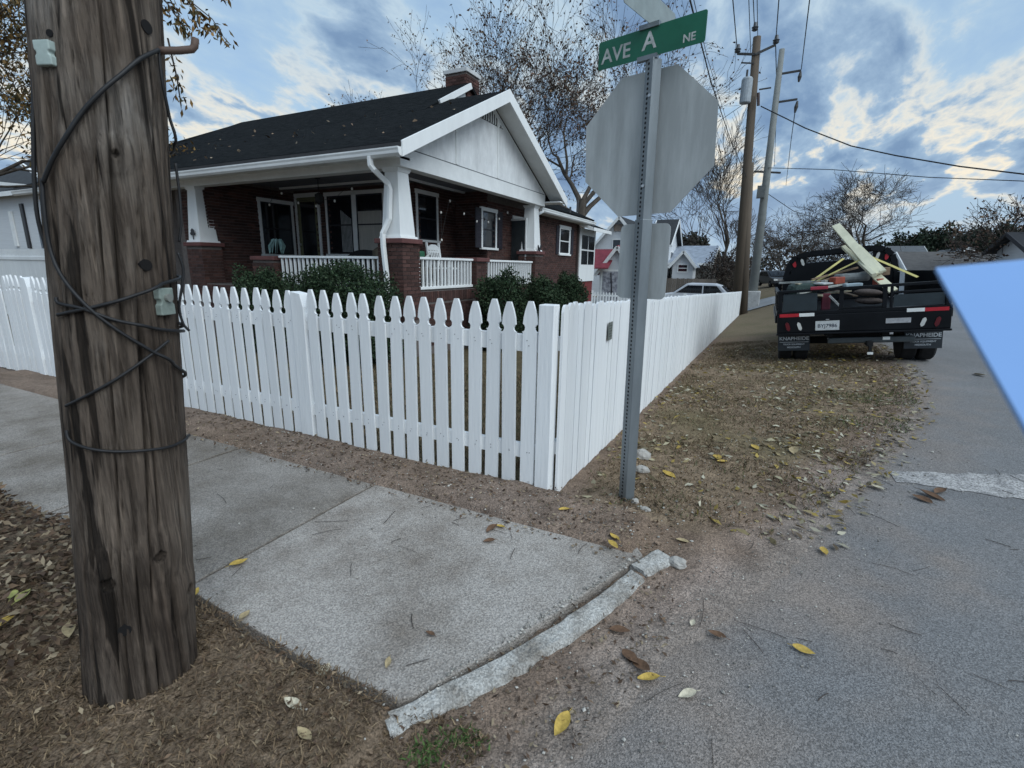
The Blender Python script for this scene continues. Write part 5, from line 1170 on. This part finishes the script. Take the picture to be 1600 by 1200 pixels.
# shed with red roof and patterned doors
x0, x1 = bx_(917, 990, 34); sh = gable_house('red_roofed_shed', 'small white shed with red roof and speckled double doors beyond the shrubs', x0 + .9, x1, 34, 38, -1.2, zpx(940, 423, 34), zpx(985, 386, 34), 'y', roof=redroof, over=.25, cat='shed', doors=(('y', aty(942, 430, 34).x, aty(968, 430, 34).x, -1.0, zpx(950, 424, 34), mat('speckled_door', (.50, .51, .55), .7, .6, 5, col2=(.10, .10, .13))),))
m = MB(); q = aty(956, 440, 33.93); m.bar((q.x - .1, 33.93, zpx(950, 426, 34)), (q.x + .12, 33.93, -1), .06, .04, (0, 1, 0)); m.build('door_gap', darkp, sh)
x0b = aty(920, 400, 33).x; m = MB(); m.poly([(x0b - .5, 33.2, zpx(921, 420, 33.2)), (aty(950, 420, 33.2).x, 33.2, zpx(940, 420, 33.2)), (aty(965, 390, 35).x, 35.2, zpx(960, 391, 35)), (x0b - .5, 35.2, zpx(921, 391, 35))], (0, 0, .08)); recalc(m.build('front_roof_slope', redroof, sh))
# grey metal-roofed building with fence before it
x0, x1 = bx_(1046, 1104, 48); gable_house('metal_roofed_building', 'low building under a pale metal roof left of the brown power pole', x0, x1, 48, 56, -1, zpx(1085, 410, 48), zpx(1085, 386, 52), 'x', wall=mat('grey_wall', (.15, .15, .14), .8), roof=metalroof, over=.4, cat='building')
x0, x1 = bx_(1050, 1082, 46); gable_house('small_porch_gable', 'small white gabled porch before the pale metal roof', x0, x1, 45.6, 47.6, -1, zpx(1065, 412, 46), zpx(1062, 393, 46), 'y', over=.3, roof=metalroof, cat='porch', wins=(('y', x0 + .5, x1 - .5, zpx(1065, 424, 46), zpx(1065, 414, 46)),))
f = thing('wooden_fence', 'weathered brown wooden fence behind the white car', 'fence', (-5, 40, -1)); xa, xb = bx_(1030, 1120, 40); wm_ = MB(); wm_.box(-.072, .072, -.012, .012, 0, 1.95); wme = wm_.mesh('plank', woodfence); k = 0
while xa + k * .15 < xb: share('plank', wme, f, (xa + k * .15, 40 + .01 * (k % 2), zg(-4, 40) - .1 + random.uniform(-.02, .02))); k += 1
m = MB(); m.box(xa, xb, 40.03, 40.08, -.6, -.5); m.build('rail', woodfence, f)
# back-yard picket fence
f = thing('picket_fence', 'far white picket fence crossing the yard before the white car', 'fence', (-5, 26, -.8)); xa, xb = bx_(926, 1150, 26); pm = picket_mesh(gothic(.085, 1.12), .018, 'picket'); k = 0; zb_ = zg(-3, 26)
while xa + k * .16 < xb: share('picket', pm, f, (xa + k * .16, 26, zb_)); k += 1
for z in (.3, .9): m = MB(); m.box(xa, xb, 26.012, 26.05, zb_ + z, zb_ + z + .09); m.build('rail', fence_white, f)
for xx in np.arange(xa, xb, 2.4): m = MB(); m.box(xx - .07, xx + .07, 25.93, 26.0, zb_, zb_ + 1.2); m.build('post', fence_white, f)
# cars
def car(label, c, rz, col, L_=4.6, W_=1.85, Hh=1.68, name='parked_car'):
    t = thing(name, label, 'car', c); t.rotation_euler = (0, 0, rz); paint = mat('paint_' + name + str(round(col[0], 2)), col, .3, .05, 2, spec=.6)
    s_ = [(-L_ / 2, .35), (-L_ / 2, .95), (-L_ / 2 + .12, 1.05), (-L_ / 2 + .25, 1.1), (-L_ / 2 + .75, Hh - .1), (-L_ / 2 + 1.1, Hh), (.35, Hh), (1.15, 1.08), (L_ / 2 - .15, .92), (L_ / 2, .7), (L_ / 2, .35)]
    m = MB(); m.poly([(a, -W_ / 2, b) for a, b in s_], (0, W_, 0)); b_ = recalc(m.build('body', paint, t, bevel=.07, local=True))
    g = [(-L_ / 2 + .55, 1.10), (-L_ / 2 + .95, Hh - .12), (.30, Hh - .12), (.95, 1.10)]
    for sy in (-1, 1):
        m = MB(); m.poly([(a, sy * (W_ / 2 + .002), b) for a, b in g], (0, sy * .004, 0)); w = recalc(m.build('side_window', glass, t, local=True)); m = MB(); m.box(-.62, -.55, sy * (W_ / 2 + .004) - .006, sy * (W_ / 2 + .004) + .006, 1.1, Hh - .12); m.build('pillar', paint, w)
    m = MB(); m.poly([(.42, -W_ / 2 + .12, Hh - .06), (.42, W_ / 2 - .12, Hh - .06), (1.1, W_ / 2 - .15, 1.14), (1.1, -W_ / 2 + .15, 1.14)], (.03, 0, .02)); recalc(m.build('windscreen', glass, t, local=True)); m = MB(); m.poly([(-L_ / 2 + .24, -W_ / 2 + .15, 1.15), (-L_ / 2 + .24, W_ / 2 - .15, 1.15), (-L_ / 2 + .70, W_ / 2 - .2, Hh - .14), (-L_ / 2 + .70, -W_ / 2 + .2, Hh - .14)], (-.03, 0, .02)); recalc(m.build('rear_window', glass, t, local=True))
    for sy in (-1, 1):
        m = MB(); m.box(-L_ / 2 - .01, -L_ / 2 + .2, sy * (W_ / 2 - .12) - .13, sy * (W_ / 2 - .12) + .13, .85, 1.12); m.build('tail_lamp', mat('tail_red', (.35, .03, .03), .3), t, local=True); m = MB(); m.box(L_ / 2 - .2, L_ / 2 + .01, sy * (W_ / 2 - .22) - .18, sy * (W_ / 2 - .22) + .18, .68, .84); m.build('headlight', whl, t, local=True)
        for x in (-L_ / 2 + .85, L_ / 2 - .85):
            m = MB(); m.lathe([(.2, -.11), (.33, -.11), (.34, -.08), (.34, .08), (.33, .11), (.2, .11)], (x, sy * (W_ / 2 - .1), .34), 20, 'y'); w = m.build('wheel', tyre, t, local=True); m = MB(); m.lathe([(.04, -.112), (.2, -.10), (.2, .10), (.04, .112)], (x, sy * (W_ / 2 - .1), .34), 14, 'y'); m.build('rim', chrome, w)
q = aty(1082, 450, 32); car('white car parked behind the far picket fence', (q.x, 33, zg(-3, 33) + .12), PI, (.62, .64, .68))
q = aty(1208, 442, 62); car('dark car parked far down the street, left of the truck', (q.x, 62, zg(0, 62) + .15), -1.2, (.015, .016, .02), name='far_car'); 
q = aty(1200, 430, 75); m = MB(); m.box(q.x - 2, q.x + 1.5, 75, 79, zpx(1200, 446, 75), zpx(1200, 424, 75)); tr = tag(m.build('box_trailer', mat('trailer_white', (.5, .52, .54), .6), bevel=.05), 'white box trailer far down the street behind the dark car', 'trailer'); m = MB(); m.box(q.x - 1.8, q.x + 1.3, 74.9, 74.98, zpx(1200, 447, 75), zpx(1200, 440, 75)); m.build('skirt', darkp, tr)
# houses to the right of the truck
x0, x1 = bx_(1365, 1450, 55); gable_house('grey_roofed_house', 'low house with broad grey roof behind the truck headboard', x0, x1, 55, 66, -.5, zpx(1400, 418, 55), zpx(1400, 386, 60), 'x', roof=greyroof, over=.4)
x0, x1 = bx_(1425, 1500, 42); gable_house('gabled_house', 'house with brown-grey roof between the truck and the blue board', x0, x1 + 6, 42, 50, -.5, zpx(1460, 425, 42), zpx(1480, 396, 46), 'x', roof=mat('tan_roof', (.09, .085, .082), .9, .2, 3), over=.4)
x0, x1 = bx_(1478, 1524, 60); gable_house('white_gabled_house', 'white house gable peeking over the roofs right of the truck', x0, x1, 60, 68, 0, zpx(1500, 401, 60), zpx(1508, 388, 60), 'y', roof=greyroof, over=.5)
x0, x1 = bx_(1606, 1720, 36); gable_house('dark_roofed_house', 'white house with dark roof and shutters above the blue board', x0, x1, 36, 41, -.3, zpx(1580, 388, 36), zpx(1590, 366, 38.5), 'x', roof=mat('black_roof', (.02, .022, .026), .9), trimm=mat('dark_trim', (.03, .03, .035), .7), over=.5)
# neighbour's white house on the left and its tall vinyl fence
NY = 11.5; xr = aty(78, 300, NY).x; ze_ = zpx(40, 293, NY)
nh = gable_house('white_house', 'white sided neighbour house with dark roof left of the near utility pole', xr - 11, xr, NY, NY + 8, -.3, ze_, ze_ + 2.6, 'x', over=.45)
m = MB(); a = aty(20, 247, NY - .3); b_ = aty(72, 283, NY - .3); m.bar(a, b_, .08, .16, (0, 1, 0)); m.build('rake_board', white, nh); m = MB(); m.bar(aty(0, 287, NY - .5), aty(72, 294, NY - .5), .1, .16); m.build('gutter', white, nh)
for (px0, px1, py0, py1, mm_, nm_) in ((17, 24, 330, 385, trim, 'door'), (34, 44, 318, 388, darkp, 'shutter'), (56, 66, 325, 388, glass, 'window'), (68, 74, 315, 376, trim, 'porch_column')):
    a, b_ = aty(px0, py0, NY - .06), aty(px1, py1, NY - .06); m = MB(); m.box(a.x, b_.x, NY - .08, NY - .01, b_.z, a.z); m.build(nm_, mm_, nh)
vf = thing('vinyl_fence', 'tall smooth white vinyl fence at left, above the picket tops', 'fence', (-16, 6.5, -.2)); VY = 6.6; xr = aty(86, 400, VY).x; zt = zpx(60, 388, VY)
for k in range(16):
    m = MB(); xx = xr - .25 - k * .30; m.box(xx - .147, xx + .147, VY, VY + .03, -.3, zt - (.02 if k else .12)); m.build('panel_board', white, vf)
for z in (zt - .32, .1): m = MB(); m.box(xr - 5, xr - .08, VY - .03, VY - .001, z, z + .1); m.build('rail', white, vf, bevel=.01)
m = MB(); m.box(xr - .10, xr + .02, VY - .05, VY + .07, -.3, zt - .3); m.build('post', white, vf, bevel=.02)

# ------------------------------------------------------------------ distant trees, each its own
def bare(label, px, y, hgt, seed, r0=.22, crown=.36, spread=.6, lv=6, lean=(0, 0), leaves=0, cols=None, up=.35, tw=.014, kids=(3, 4)):
    b = aty(px, 440, y); return tree('bare_tree', label, (b.x, y, -1.0), hgt, seed, lean, r0, crown, spread, lv, leaves, .25, cols, kids, tw, 'bare trees in the distance', up)
bare('broad bare tree rising behind the truck headboard', 1352, 62, 15.5, 50, .42, .27, .80, 7, up=.22, tw=.013, kids=(3, 4))
bare('slender bare tree just left of the brown power pole', 1118, 58, 15.5, 51, .22, .36, .5, 6, up=.5, tw=.016); bare('bare tree right of the octagonal sign lower edge', 1085, 60, 13.5, 52, .2, .36, .55, 6, up=.4, tw=.016); bare('small bare tree behind the pale metal roof', 1140, 55, 9, 53, .16, .36, .6, 6, tw=.015)
for k, (px, y, h, lab) in enumerate(((1196, 80, 10, 'bare tree left of the dark far car'), (1225, 84, 11, 'bare tree just behind the dark far car'), (1250, 78, 10.5, 'bare tree left of the truck headboard'), (1276, 82, 9.5, 'bare tree over the left truck headboard corner'), (1300, 76, 9, 'low bare tree behind the truck headboard'))):
    bare(lab, px, y, h, 60 + k, .2, .34, .7, 6, leaves=220, cols=[(.07, .055, .045), (.10, .075, .055)], up=.2, tw=.015)
def clump(label, px, y, r, zc_, cols, seed, n=5000, size=.35, name='evergreen_tree'):
    b = aty(px, 440, y); t = thing(name, label, 'tree', (b.x, y, -1), 'trees beyond the houses'); rng = np.random.default_rng(seed); d = rng.normal(size=(n, 3)); d /= np.linalg.norm(d, axis=1)[:, None]; ph = rng.random(5) * 6
    lump = 1 + .16 * np.sin(d[:, 0] * 5 + ph[0]) * np.sin(d[:, 2] * 6 + ph[1]) + .12 * np.sin(d[:, 0] * 11 + ph[2]) + .1 * np.sin(d[:, 2] * 13 + ph[3] + d[:, 1] * 7); P_ = d * (rng.random(n) ** .33 * lump)[:, None] * np.array(r) + np.array((b.x, y, zc_)); leafmesh('crown', P_, size, leafm, t, colors=cols)
    m = MB(); m.tube([(b.x, y, -1.2), (b.x + .1, y, zc_ * .5), (b.x, y, zc_ + r[2] * .5)], [.3, .22, .08], 7); m.build('trunk', bark, t)
EG = [(.020, .034, .020), (.028, .045, .024), (.015, .026, .016)]; RU = [(.10, .068, .045), (.08, .058, .042), (.05, .048, .032), (.12, .09, .06)]
for k, (px, y, rx, zc_, rz, cols, lab) in enumerate(((1428, 74, 3.6, 2.7, 3.7, EG, 'dark evergreen tree right of the truck headboard'), (1462, 78, 4.2, 2.9, 4.0, RU, 'rusty brown leafed tree beside dark evergreen'), (1500, 76, 3.8, 2.6, 3.4, [(.05, .055, .04), (.07, .065, .05)], 'grey-green tree behind the white house gable'), (1535, 72, 3.6, 2.6, 3.6, EG, 'dark tree left of the dark-roofed house'), (1570, 70, 3.4, 2.8, 3.6, EG, 'dark tree behind the dark-roofed house'), (1390, 82, 3.4, 2.2, 3.2, EG, 'low dark tree behind the truck boards'), (1130, 44, 1.9, .8, 2.3, [(.055, .042, .035), (.07, .05, .04), (.04, .035, .028)], 'brown thicket bush at the foot of the brown power pole'), (1070, 62, 2.2, 2.6, 2.8, [(.04, .045, .03), (.05, .045, .035)], 'dim rounded tree behind the pale metal roof'))): clump(lab, px, y, (rx, 2.5, rz), zc_, cols, 80 + k, 9000, .38 if y > 50 else .14)
b = aty(1592, 300, 40); tree('bare_tree', 'sparse tree with dark twigs at right edge above the dark roof', (b.x + 2.2, 40, -1), 7.5, 90, (-.02, 0), .14, .34, .7, 6, 700, .2, BROWN, (3, 4), .012, 'bare trees in the distance')
# the woods beyond read as one mass
n = 26000; X_ = RN.uniform(-70, 120, n); Yc = RN.uniform(105, 125, n); top = 4.6 + 1.6 * np.sin(X_ * .21 + 1) + 1.2 * np.sin(X_ * .53) + .8 * np.sin(X_ * 1.3); Z_ = -1.5 + RN.random(n) ** .8 * (top + 1.0)
leafmesh('far_woods', np.stack([X_, Yc, Z_], 1), .75, leafm, None, 'stuff', colors=[(.06, .055, .05), (.075, .065, .055), (.04, .045, .035), (.09, .07, .058)])
tag(bpy.data.objects['far_woods'], 'brownish woods along the horizon behind the houses', 'woods', None, 'stuff')

# ------------------------------------------------------------------ stones, leaves, twigs, grass
def gz(x, y):      # height of what lies under foot
    if in_slab(x, y): return .034
    e = road_edge(y) - x
    z = zg(x, y) + .012 * pn(x, y, 6, 2) if e > .25 else zg(x, y) + .004
    if e > .1: z += .02 * fade((e - .1) / .6)
    if 2.25 < y < 2.95 and x < -.5: z += .045 * fade((y - 2.3) / .25) + .03 * pn(x, y, 1.1, 1) * fade((y - 2.3) / .3)
    if y < 1.13 and x < -.98: z += .034 * fade((y + .4) / .6) + .010 * pn(x, y, 3, 8)
    if y < 1.25 and x < -2.0: z += .10 * fade((-2.0 - x) / 1.2) * fade((1.25 - y) / .5)
    if e < -.02: z = zg(x, y) + .012
    return z
stonem = mat('pale_stone', (.36, .34, .31), .9, .25, 12, .6, 40)
def rock(px, py, r, lab, seed):
    rs = random.Random(seed); p = gnd(px, py); m = MB(); ellipsoid(m, (0, 0, 0), (1, 1, 1), 10, 7)
    m.v = [tuple(Vector(v) * (1 + .28 * mn.noise(Vector(v) * 1.6 + Vector((seed, 0, 0))))) for v in m.v]; m.v = [(p.x + v[0] * r[0], p.y + v[1] * r[1], gz(p.x, p.y) + r[2] * .45 + v[2] * r[2]) for v in m.v]
    tag(m.build('stone', stonem), lab, 'stone', 'loose stones')
rock(1003, 712, (.075, .06, .055), 'largest pale stone just behind the signpost foot', 1); rock(1003, 735, (.06, .05, .035), 'flat pale stone in front of the largest stone by the signpost', 2); rock(992, 787, (.028, .026, .02), 'small white stone at the very foot of the signpost', 3); rock(1008, 800, (.035, .025, .015), 'small flat stone a hand right of the signpost foot', 4); rock(1058, 884, (.05, .042, .03), 'grey stone lying beyond the end of the curb', 5)
YEL = (.42, .29, .07); TAN = (.33, .26, .15); BRN = (.13, .075, .045); PAL = (.50, .45, .34); GRN = (.30, .30, .10)
def leaf(px, py, size, col, lab, seed):
    rs = random.Random(seed); p = gnd(px, py); z = gz(p.x, p.y) + .006; p = gnd(px, py, z); m = MB(); n = 8; vs = []; cur = rs.uniform(.15, .5); tw = rs.uniform(-.3, .3)
    for i in range(n + 1):
        t = i / n; w = .25 * math.sin(PI * min(1, t * .96 + .02)) ** .8 * (1.15 - .4 * t); zz = cur * (t - .5) ** 2 * .8
        for k in (-1, -.5, 0, .5, 1): vs.append(((t - .5) * size, k * w * size, (zz + abs(k) ** 2 * w * .45 + tw * k * (t - .5) * .3) * size))
    fs = [(i * 5 + k, i * 5 + k + 1, (i + 1) * 5 + k + 1, (i + 1) * 5 + k) for i in range(n) for k in range(4)]; m.add(vs, fs)
    m.tube([(-.5 * size, 0, .05 * size), (-.72 * size, .03 * size, .03 * size)], .0012, 5)
    o = m.build('fallen_leaf', mat('leaf_%02d%02d' % (col[0] * 100, col[1] * 100), col, .75, .3, 60, spec=.25), smooth=True); o.location = p; o.rotation_euler = (rs.uniform(-.15, .15), rs.uniform(-.15, .15), rs.uniform(0, 6.28)); tag(o, lab, 'leaf', 'fallen leaves')
L_ = [(768, 826, .10, BRN, 'brown curled leaf lying in the middle of the corner slab'), (782, 823, .07, YEL, 'yellow leaf resting beside the brown curled leaf on the corner slab'), (764, 845, .07, BRN, 'dark narrow leaf just below the pair on the corner slab'), (373, 880, .09, YEL, 'yellow leaf lying on the sidewalk joint right of the wooden pole'), (304, 928, .07, YEL, 'yellow leaf touching the right side of wooden pole'), (382, 962, .07, TAN, 'tan leaf at the near edge of the corner slab'), (606, 1036, .05, TAN, 'small tan leaf in the lower part of the corner slab'), (672, 990, .05, BRN, 'dark crumpled leaf in the lower centre of the corner slab'), (505, 1050, .08, PAL, 'pale leaf at the slab edge above the dry grass'), (457, 1100, .08, PAL, 'pale upright leaf in the dry grass below the slab'), (475, 1148, .07, TAN, 'tan leaf low in the dry grass at the frame bottom'),
      (960, 840, .08, YEL, 'upper of two yellow leaves by the far slab corner'), (958, 851, .08, YEL, 'lower of two yellow leaves by the far slab corner'), (1065, 845, .08, TAN, 'tan leaf beyond the curb end'), (882, 796, .08, YEL, 'orange-yellow leaf before the white corner post'), (1120, 716, .15, YEL, 'large yellow leaf on the verge right of the signpost'), (1128, 722, .12, YEL, 'second large yellow leaf overlapping the one on the verge'), (1045, 742, .13, YEL, 'yellow leaf by the large pale stone'), (1287, 862, .09, YEL, 'yellow leaf on asphalt nearest to the dusty edge'), (1256, 1017, .085, YEL, 'yellow leaf alone in the lower middle of the asphalt'), (1014, 1060, .09, YEL, 'yellow leaf on the dusty strip right of the curb'), (1074, 1085, .075, PAL, 'pale leaf on the dusty asphalt right of the yellow one'), (878, 1132, .10, YEL, 'yellow curled leaf below the curb near the frame bottom'), (985, 1028, .10, BRN, 'brown leaf cluster piece below the curb'), (1000, 1040, .10, BRN, 'long brown leaf next to the brown cluster below the curb'), (1082, 974, .05, PAL, 'white leaf scrap on the dust'), (1120, 992, .075, BRN, 'brown leaf on the dust right of white scrap'),
      (968, 985, .09, BRN, 'brown leaf against the curb outer side'), (935, 955, .07, TAN, 'tan leaf lying on top of the curb'), (1455, 775, .16, BRN, 'big brown dry leaf before the stop line'), (1468, 768, .13, BRN, 'brown leaf overlapping the big one before the stop line'), (1440, 780, .13, BRN, 'brown leaf left of the big one before the stop line'), (1530, 586, .22, PAL, 'pale leaf on the asphalt beyond the stop line'), (1370, 762, .12, PAL, 'pale narrow leaf near the left end of the stop line'), (1240, 705, .16, TAN, 'tan leaf cluster on the verge left of the stop line'), (1180, 700, .13, YEL, 'yellow leaf mid verge, between signpost and stop line'), (20, 930, .08, GRN, 'yellow-green leaf on the leaf pile left of wooden pole'), (36, 931, .08, GRN, 'second yellow-green leaf beside the first on the leaf pile'), (8, 972, .09, YEL, 'yellow leaf at the left frame edge on the leaf pile'), (108, 985, .09, TAN, 'tan leaf against the left side of wooden pole')]
for k, q in enumerate(L_): leaf(*q, 100 + k)
def scatter(n, fx, test=None):
    out = []
    while len(out) < n:
        x, y = fx()
        if test is None or test(x, y): out.append((x, y, gz(x, y)))
    return np.array(out)
R = random.Random(77)
# leaf pile and litter
def pile():
    def fx():
        y = R.uniform(-.25, 1.22); return R.uniform(-6.0, -2.25), y
    P = scatter(10000, fx, lambda x, y: y < 1.14 + .12 * pn(x, y, 2, 3) and y > .05); P[:, 2] += RN.random(len(P)) ** 2 * .06 + .008; return P
def litter(): return scatter(4300, lambda: (R.uniform(-1.1, 2.4), R.uniform(3.0, 12.5)), lambda x, y: road_edge(y) - x > -.15 and R.random() < .35 + .8 * pn(x, y, .8, 5) + (.4 if x > .2 and y > 4.5 else 0))
def litter2(): return scatter(1500, lambda: (R.uniform(-5, -.3), R.uniform(2.35, 3.0)), None)
def litter3(): return scatter(1300, lambda: (R.uniform(-2.3, -.2), R.uniform(.1, 2.3)), lambda x, y: not in_slab(x, y) and road_edge(y) - x > .0)
LB = [(.115, .072, .046), (.15, .098, .062), (.085, .055, .038), (.21, .155, .10), (.29, .23, .155)]
def stuff(name, lab, cat, o): o.name = name; tag(o, lab, cat, None, 'stuff'); return o
def lift(P, z): P = P.copy(); P[:, 2] += z; return P
stuff('leaf_pile', 'heap of small dry brown leaves left of the near utility pole', 'leaves', leafmesh('leaf_pile', pile(), .042, leafm, colors=LB, flat=.65, elong=2.2))
stuff('leaf_litter', 'tan and yellow leaf litter over the verge beside the board fence', 'leaves', leafmesh('leaf_litter', lift(litter(), .012), .06, leafm, colors=[(.24, .19, .10), (.34, .30, .20), (.15, .11, .065), (.40, .37, .28), (.30, .22, .06)], flat=.8, elong=2.4, jitter=1.2))
stuff('leaf_crumbs', 'brown leaf crumbs along the foot of picket fence', 'leaves', leafmesh('leaf_crumbs', lift(litter2(), .008), .028, leafm, colors=LB, flat=.8, elong=2))
stuff('leaf_scraps', 'small brown leaf scraps round the curb and pole foot', 'leaves', leafmesh('leaf_scraps', lift(litter3(), .008), .026, leafm, colors=LB, flat=.7, elong=2.2))
def blades(name, lab, P, h, cols, wid=.0028, lean=.8):
    n = len(P); a = RN.uniform(0, 2 * PI, n); ln = RN.uniform(.2, 1, n) * lean; hh = h * RN.uniform(.4, 1.2, n); d = np.stack([np.cos(a) * ln, np.sin(a) * ln, np.ones(n)], 1); d /= np.linalg.norm(d, axis=1)[:, None]; b = RN.uniform(0, 2 * PI, n); s_ = np.stack([np.cos(b), np.sin(b), np.zeros(n)], 1) * wid
    m1 = P + d * hh[:, None] * .6; d2 = d.copy(); d2[:, 2] *= .35; tip = m1 + d2 * hh[:, None] * .5
    V = np.stack([P - s_, P + s_, m1 + s_ * .7, tip, m1 - s_ * .7], 1).reshape(-1, 3); me = bpy.data.meshes.new(name); me.vertices.add(5 * n); me.vertices.foreach_set('co', V.astype(np.float32).ravel()); me.loops.add(5 * n); me.loops.foreach_set('vertex_index', np.arange(5 * n, dtype=np.int32)); me.polygons.add(n); me.polygons.foreach_set('loop_start', np.arange(0, 5 * n, 5, dtype=np.int32)); me.update(calc_edges=True)
    c = np.ones((n, 4)); c[:, :3] = np.array(cols)[RN.integers(0, len(cols), n)] * RN.uniform(.6, 1.4, n)[:, None]; at = me.color_attributes.new('bcol', 'FLOAT_COLOR', 'POINT'); at.data.foreach_set('color', np.repeat(c, 5, 0).astype(np.float32).ravel()); me.materials.append(leafm); o = bpy.data.objects.new(name, me); COL.objects.link(o); tag(o, lab, 'grass', None, 'stuff')
DRY = [(.20, .14, .085), (.145, .098, .06), (.25, .185, .115), (.11, .075, .048)]
gp_ = scatter(26000, lambda: (R.uniform(-2.9, -.55), R.uniform(-.1, 1.16)), lambda x, y: not in_slab(x, y) and road_edge(y) - x > .22 and R.random() < .25 + .9 * fade(pn(x, y, 2.2, 55) + .5))
blades('dry_grass', 'matted dry grass round the near utility pole foot', gp_, .035, DRY, .0022, 2.2)
gv = scatter(42000, lambda: (R.uniform(-1.05, 2.3), R.uniform(3.0, 14.0)), lambda x, y: road_edge(y) - x > .05 and R.random() < .12 + .95 * fade(pn(x, y, 1.3, 56) + .45))
blades('verge_grass', 'short patchy dry grass on the verge beside the board fence', gv, .04, DRY + [(.09, .10, .045)], .0035, 1.8)
gg = scatter(1300, lambda: (R.uniform(.9, 1.9), R.uniform(5.6, 8.0)), lambda x, y: road_edge(y) - x > .0 and pn(x, y, 1.4, 12) > -.1)
blades('green_grass', 'green grass tuft at the asphalt edge behind the truck', gg, .04, [(.06, .10, .028), (.08, .11, .04)], .003, 1.2)
gw = np.concatenate([scatter(160, lambda: (R.gauss(-.80, .03), R.gauss(1.02, .03))), scatter(120, lambda: (R.gauss(-.72, .04), R.gauss(1.12, .03)))])
blades('weed_tuft', 'small green weeds below the near end of the curb', gw, .03, [(.07, .12, .035)], .004, 2)
# yard grass behind the fence
gy = scatter(16000, lambda: (R.uniform(-6.5, -1.25), R.uniform(3.0, 6.8)), None); blades('yard_grass', 'dry yard grass seen through the picket fence', gy, .07, DRY + [(.08, .09, .04)], .004, 1.2)
# gravel crumbs
def pebbles():
    Q = np.concatenate([scatter(1700, lambda: (R.uniform(-1.3, 1.6), R.uniform(.9, 6.5)), lambda x, y: -.35 < road_edge(y) - x < 1.2 and not in_slab(x, y) and R.random() < .7), scatter(260, lambda: (R.uniform(-.8, 3.2), R.uniform(.8, 6)), lambda x, y: road_edge(y) - x < 0), scatter(420, lambda: (R.uniform(-4, -.5), R.uniform(2.4, 2.85))), scatter(120, lambda: (R.uniform(-3.6, -.6), R.uniform(1.15, 2.4)), in_slab), scatter(260, lambda: ((lambda t: (-.94 + .50 * t + R.uniform(-.02, .02), 1.16 + 1.26 * t))(R.random())))])
    m = MB(); cols = []
    for x, y, z in Q:
        r = R.uniform(.0022, .006) * (1.8 if R.random() < .07 else 1); a, b, c = r * R.uniform(.7, 1.3), r * R.uniform(.7, 1.3), r * R.uniform(.5, .9); th = R.uniform(0, 3); cx, sx = math.cos(th), math.sin(th)
        m.add([(x + a * cx, y + a * sx, z + c), (x - b * sx, y + b * cx, z + c), (x - a * cx, y - a * sx, z + c), (x + b * sx, y - b * cx, z + c), (x, y, z + 2 * c), (x, y, z - c)], [(0, 1, 4), (1, 2, 4), (2, 3, 4), (3, 0, 4), (1, 0, 5), (2, 1, 5), (3, 2, 5), (0, 3, 5)]); k = R.uniform(.35, 1.5); cols += [(k, k * .97, k * .92, 1)] * 6
    o = m.build('gravel', mat('pebble', (.36, .35, .33), .9, .1, 4, attr='bcol')); a = o.data.color_attributes.new('bcol', 'FLOAT_COLOR', 'POINT'); a.data.foreach_set('color', np.array(cols, np.float32).ravel()); tag(o, 'pale gravel crumbs scattered along the road edge', 'gravel', None, 'stuff')
pebbles()
def twigs():
    m = MB()
    for k in range(120):
        if k < 26: x, y = R.uniform(-3.6, -.7), R.uniform(1.2, 2.35)
        elif k < 100: x, y = R.uniform(-.3, 3), R.uniform(1.0, 5)
        else: x, y = R.uniform(-1, 1), R.uniform(2.6, 5)
        if k < 26 and not in_slab(x, y): continue
        L2 = R.uniform(.05, .2); a = R.uniform(0, 6.28); b = R.gauss(0, .18); P = []
        for i in range(5): t = i / 4; P.append((x + math.cos(a + b * t) * L2 * t, y + math.sin(a + b * t) * L2 * t, gz(x, y) + .005))
        m.tube(P, R.uniform(.0010, .0020), 4)
    o = m.build('twigs', mat('twig_dark', (.05, .04, .034), .9)); tag(o, 'thin dark pine straws and twigs strewn on walk and road', 'twigs', None, 'stuff')
twigs()

# a few fallen leaves on the roof slope
rl = []
for k in range(60):
    x, y = R.uniform(-14, -5.6), R.uniform(7.0, 10.0); rl.append((x, y, EZ + (y - EY) * SL + .09))
stuff('roof_leaves', 'few pale leaves lying on the dark bungalow roof', 'leaves', leafmesh('roof_leaves', np.array(rl), .085, leafm, colors=[(.30, .24, .17), (.22, .16, .11)], flat=.4))
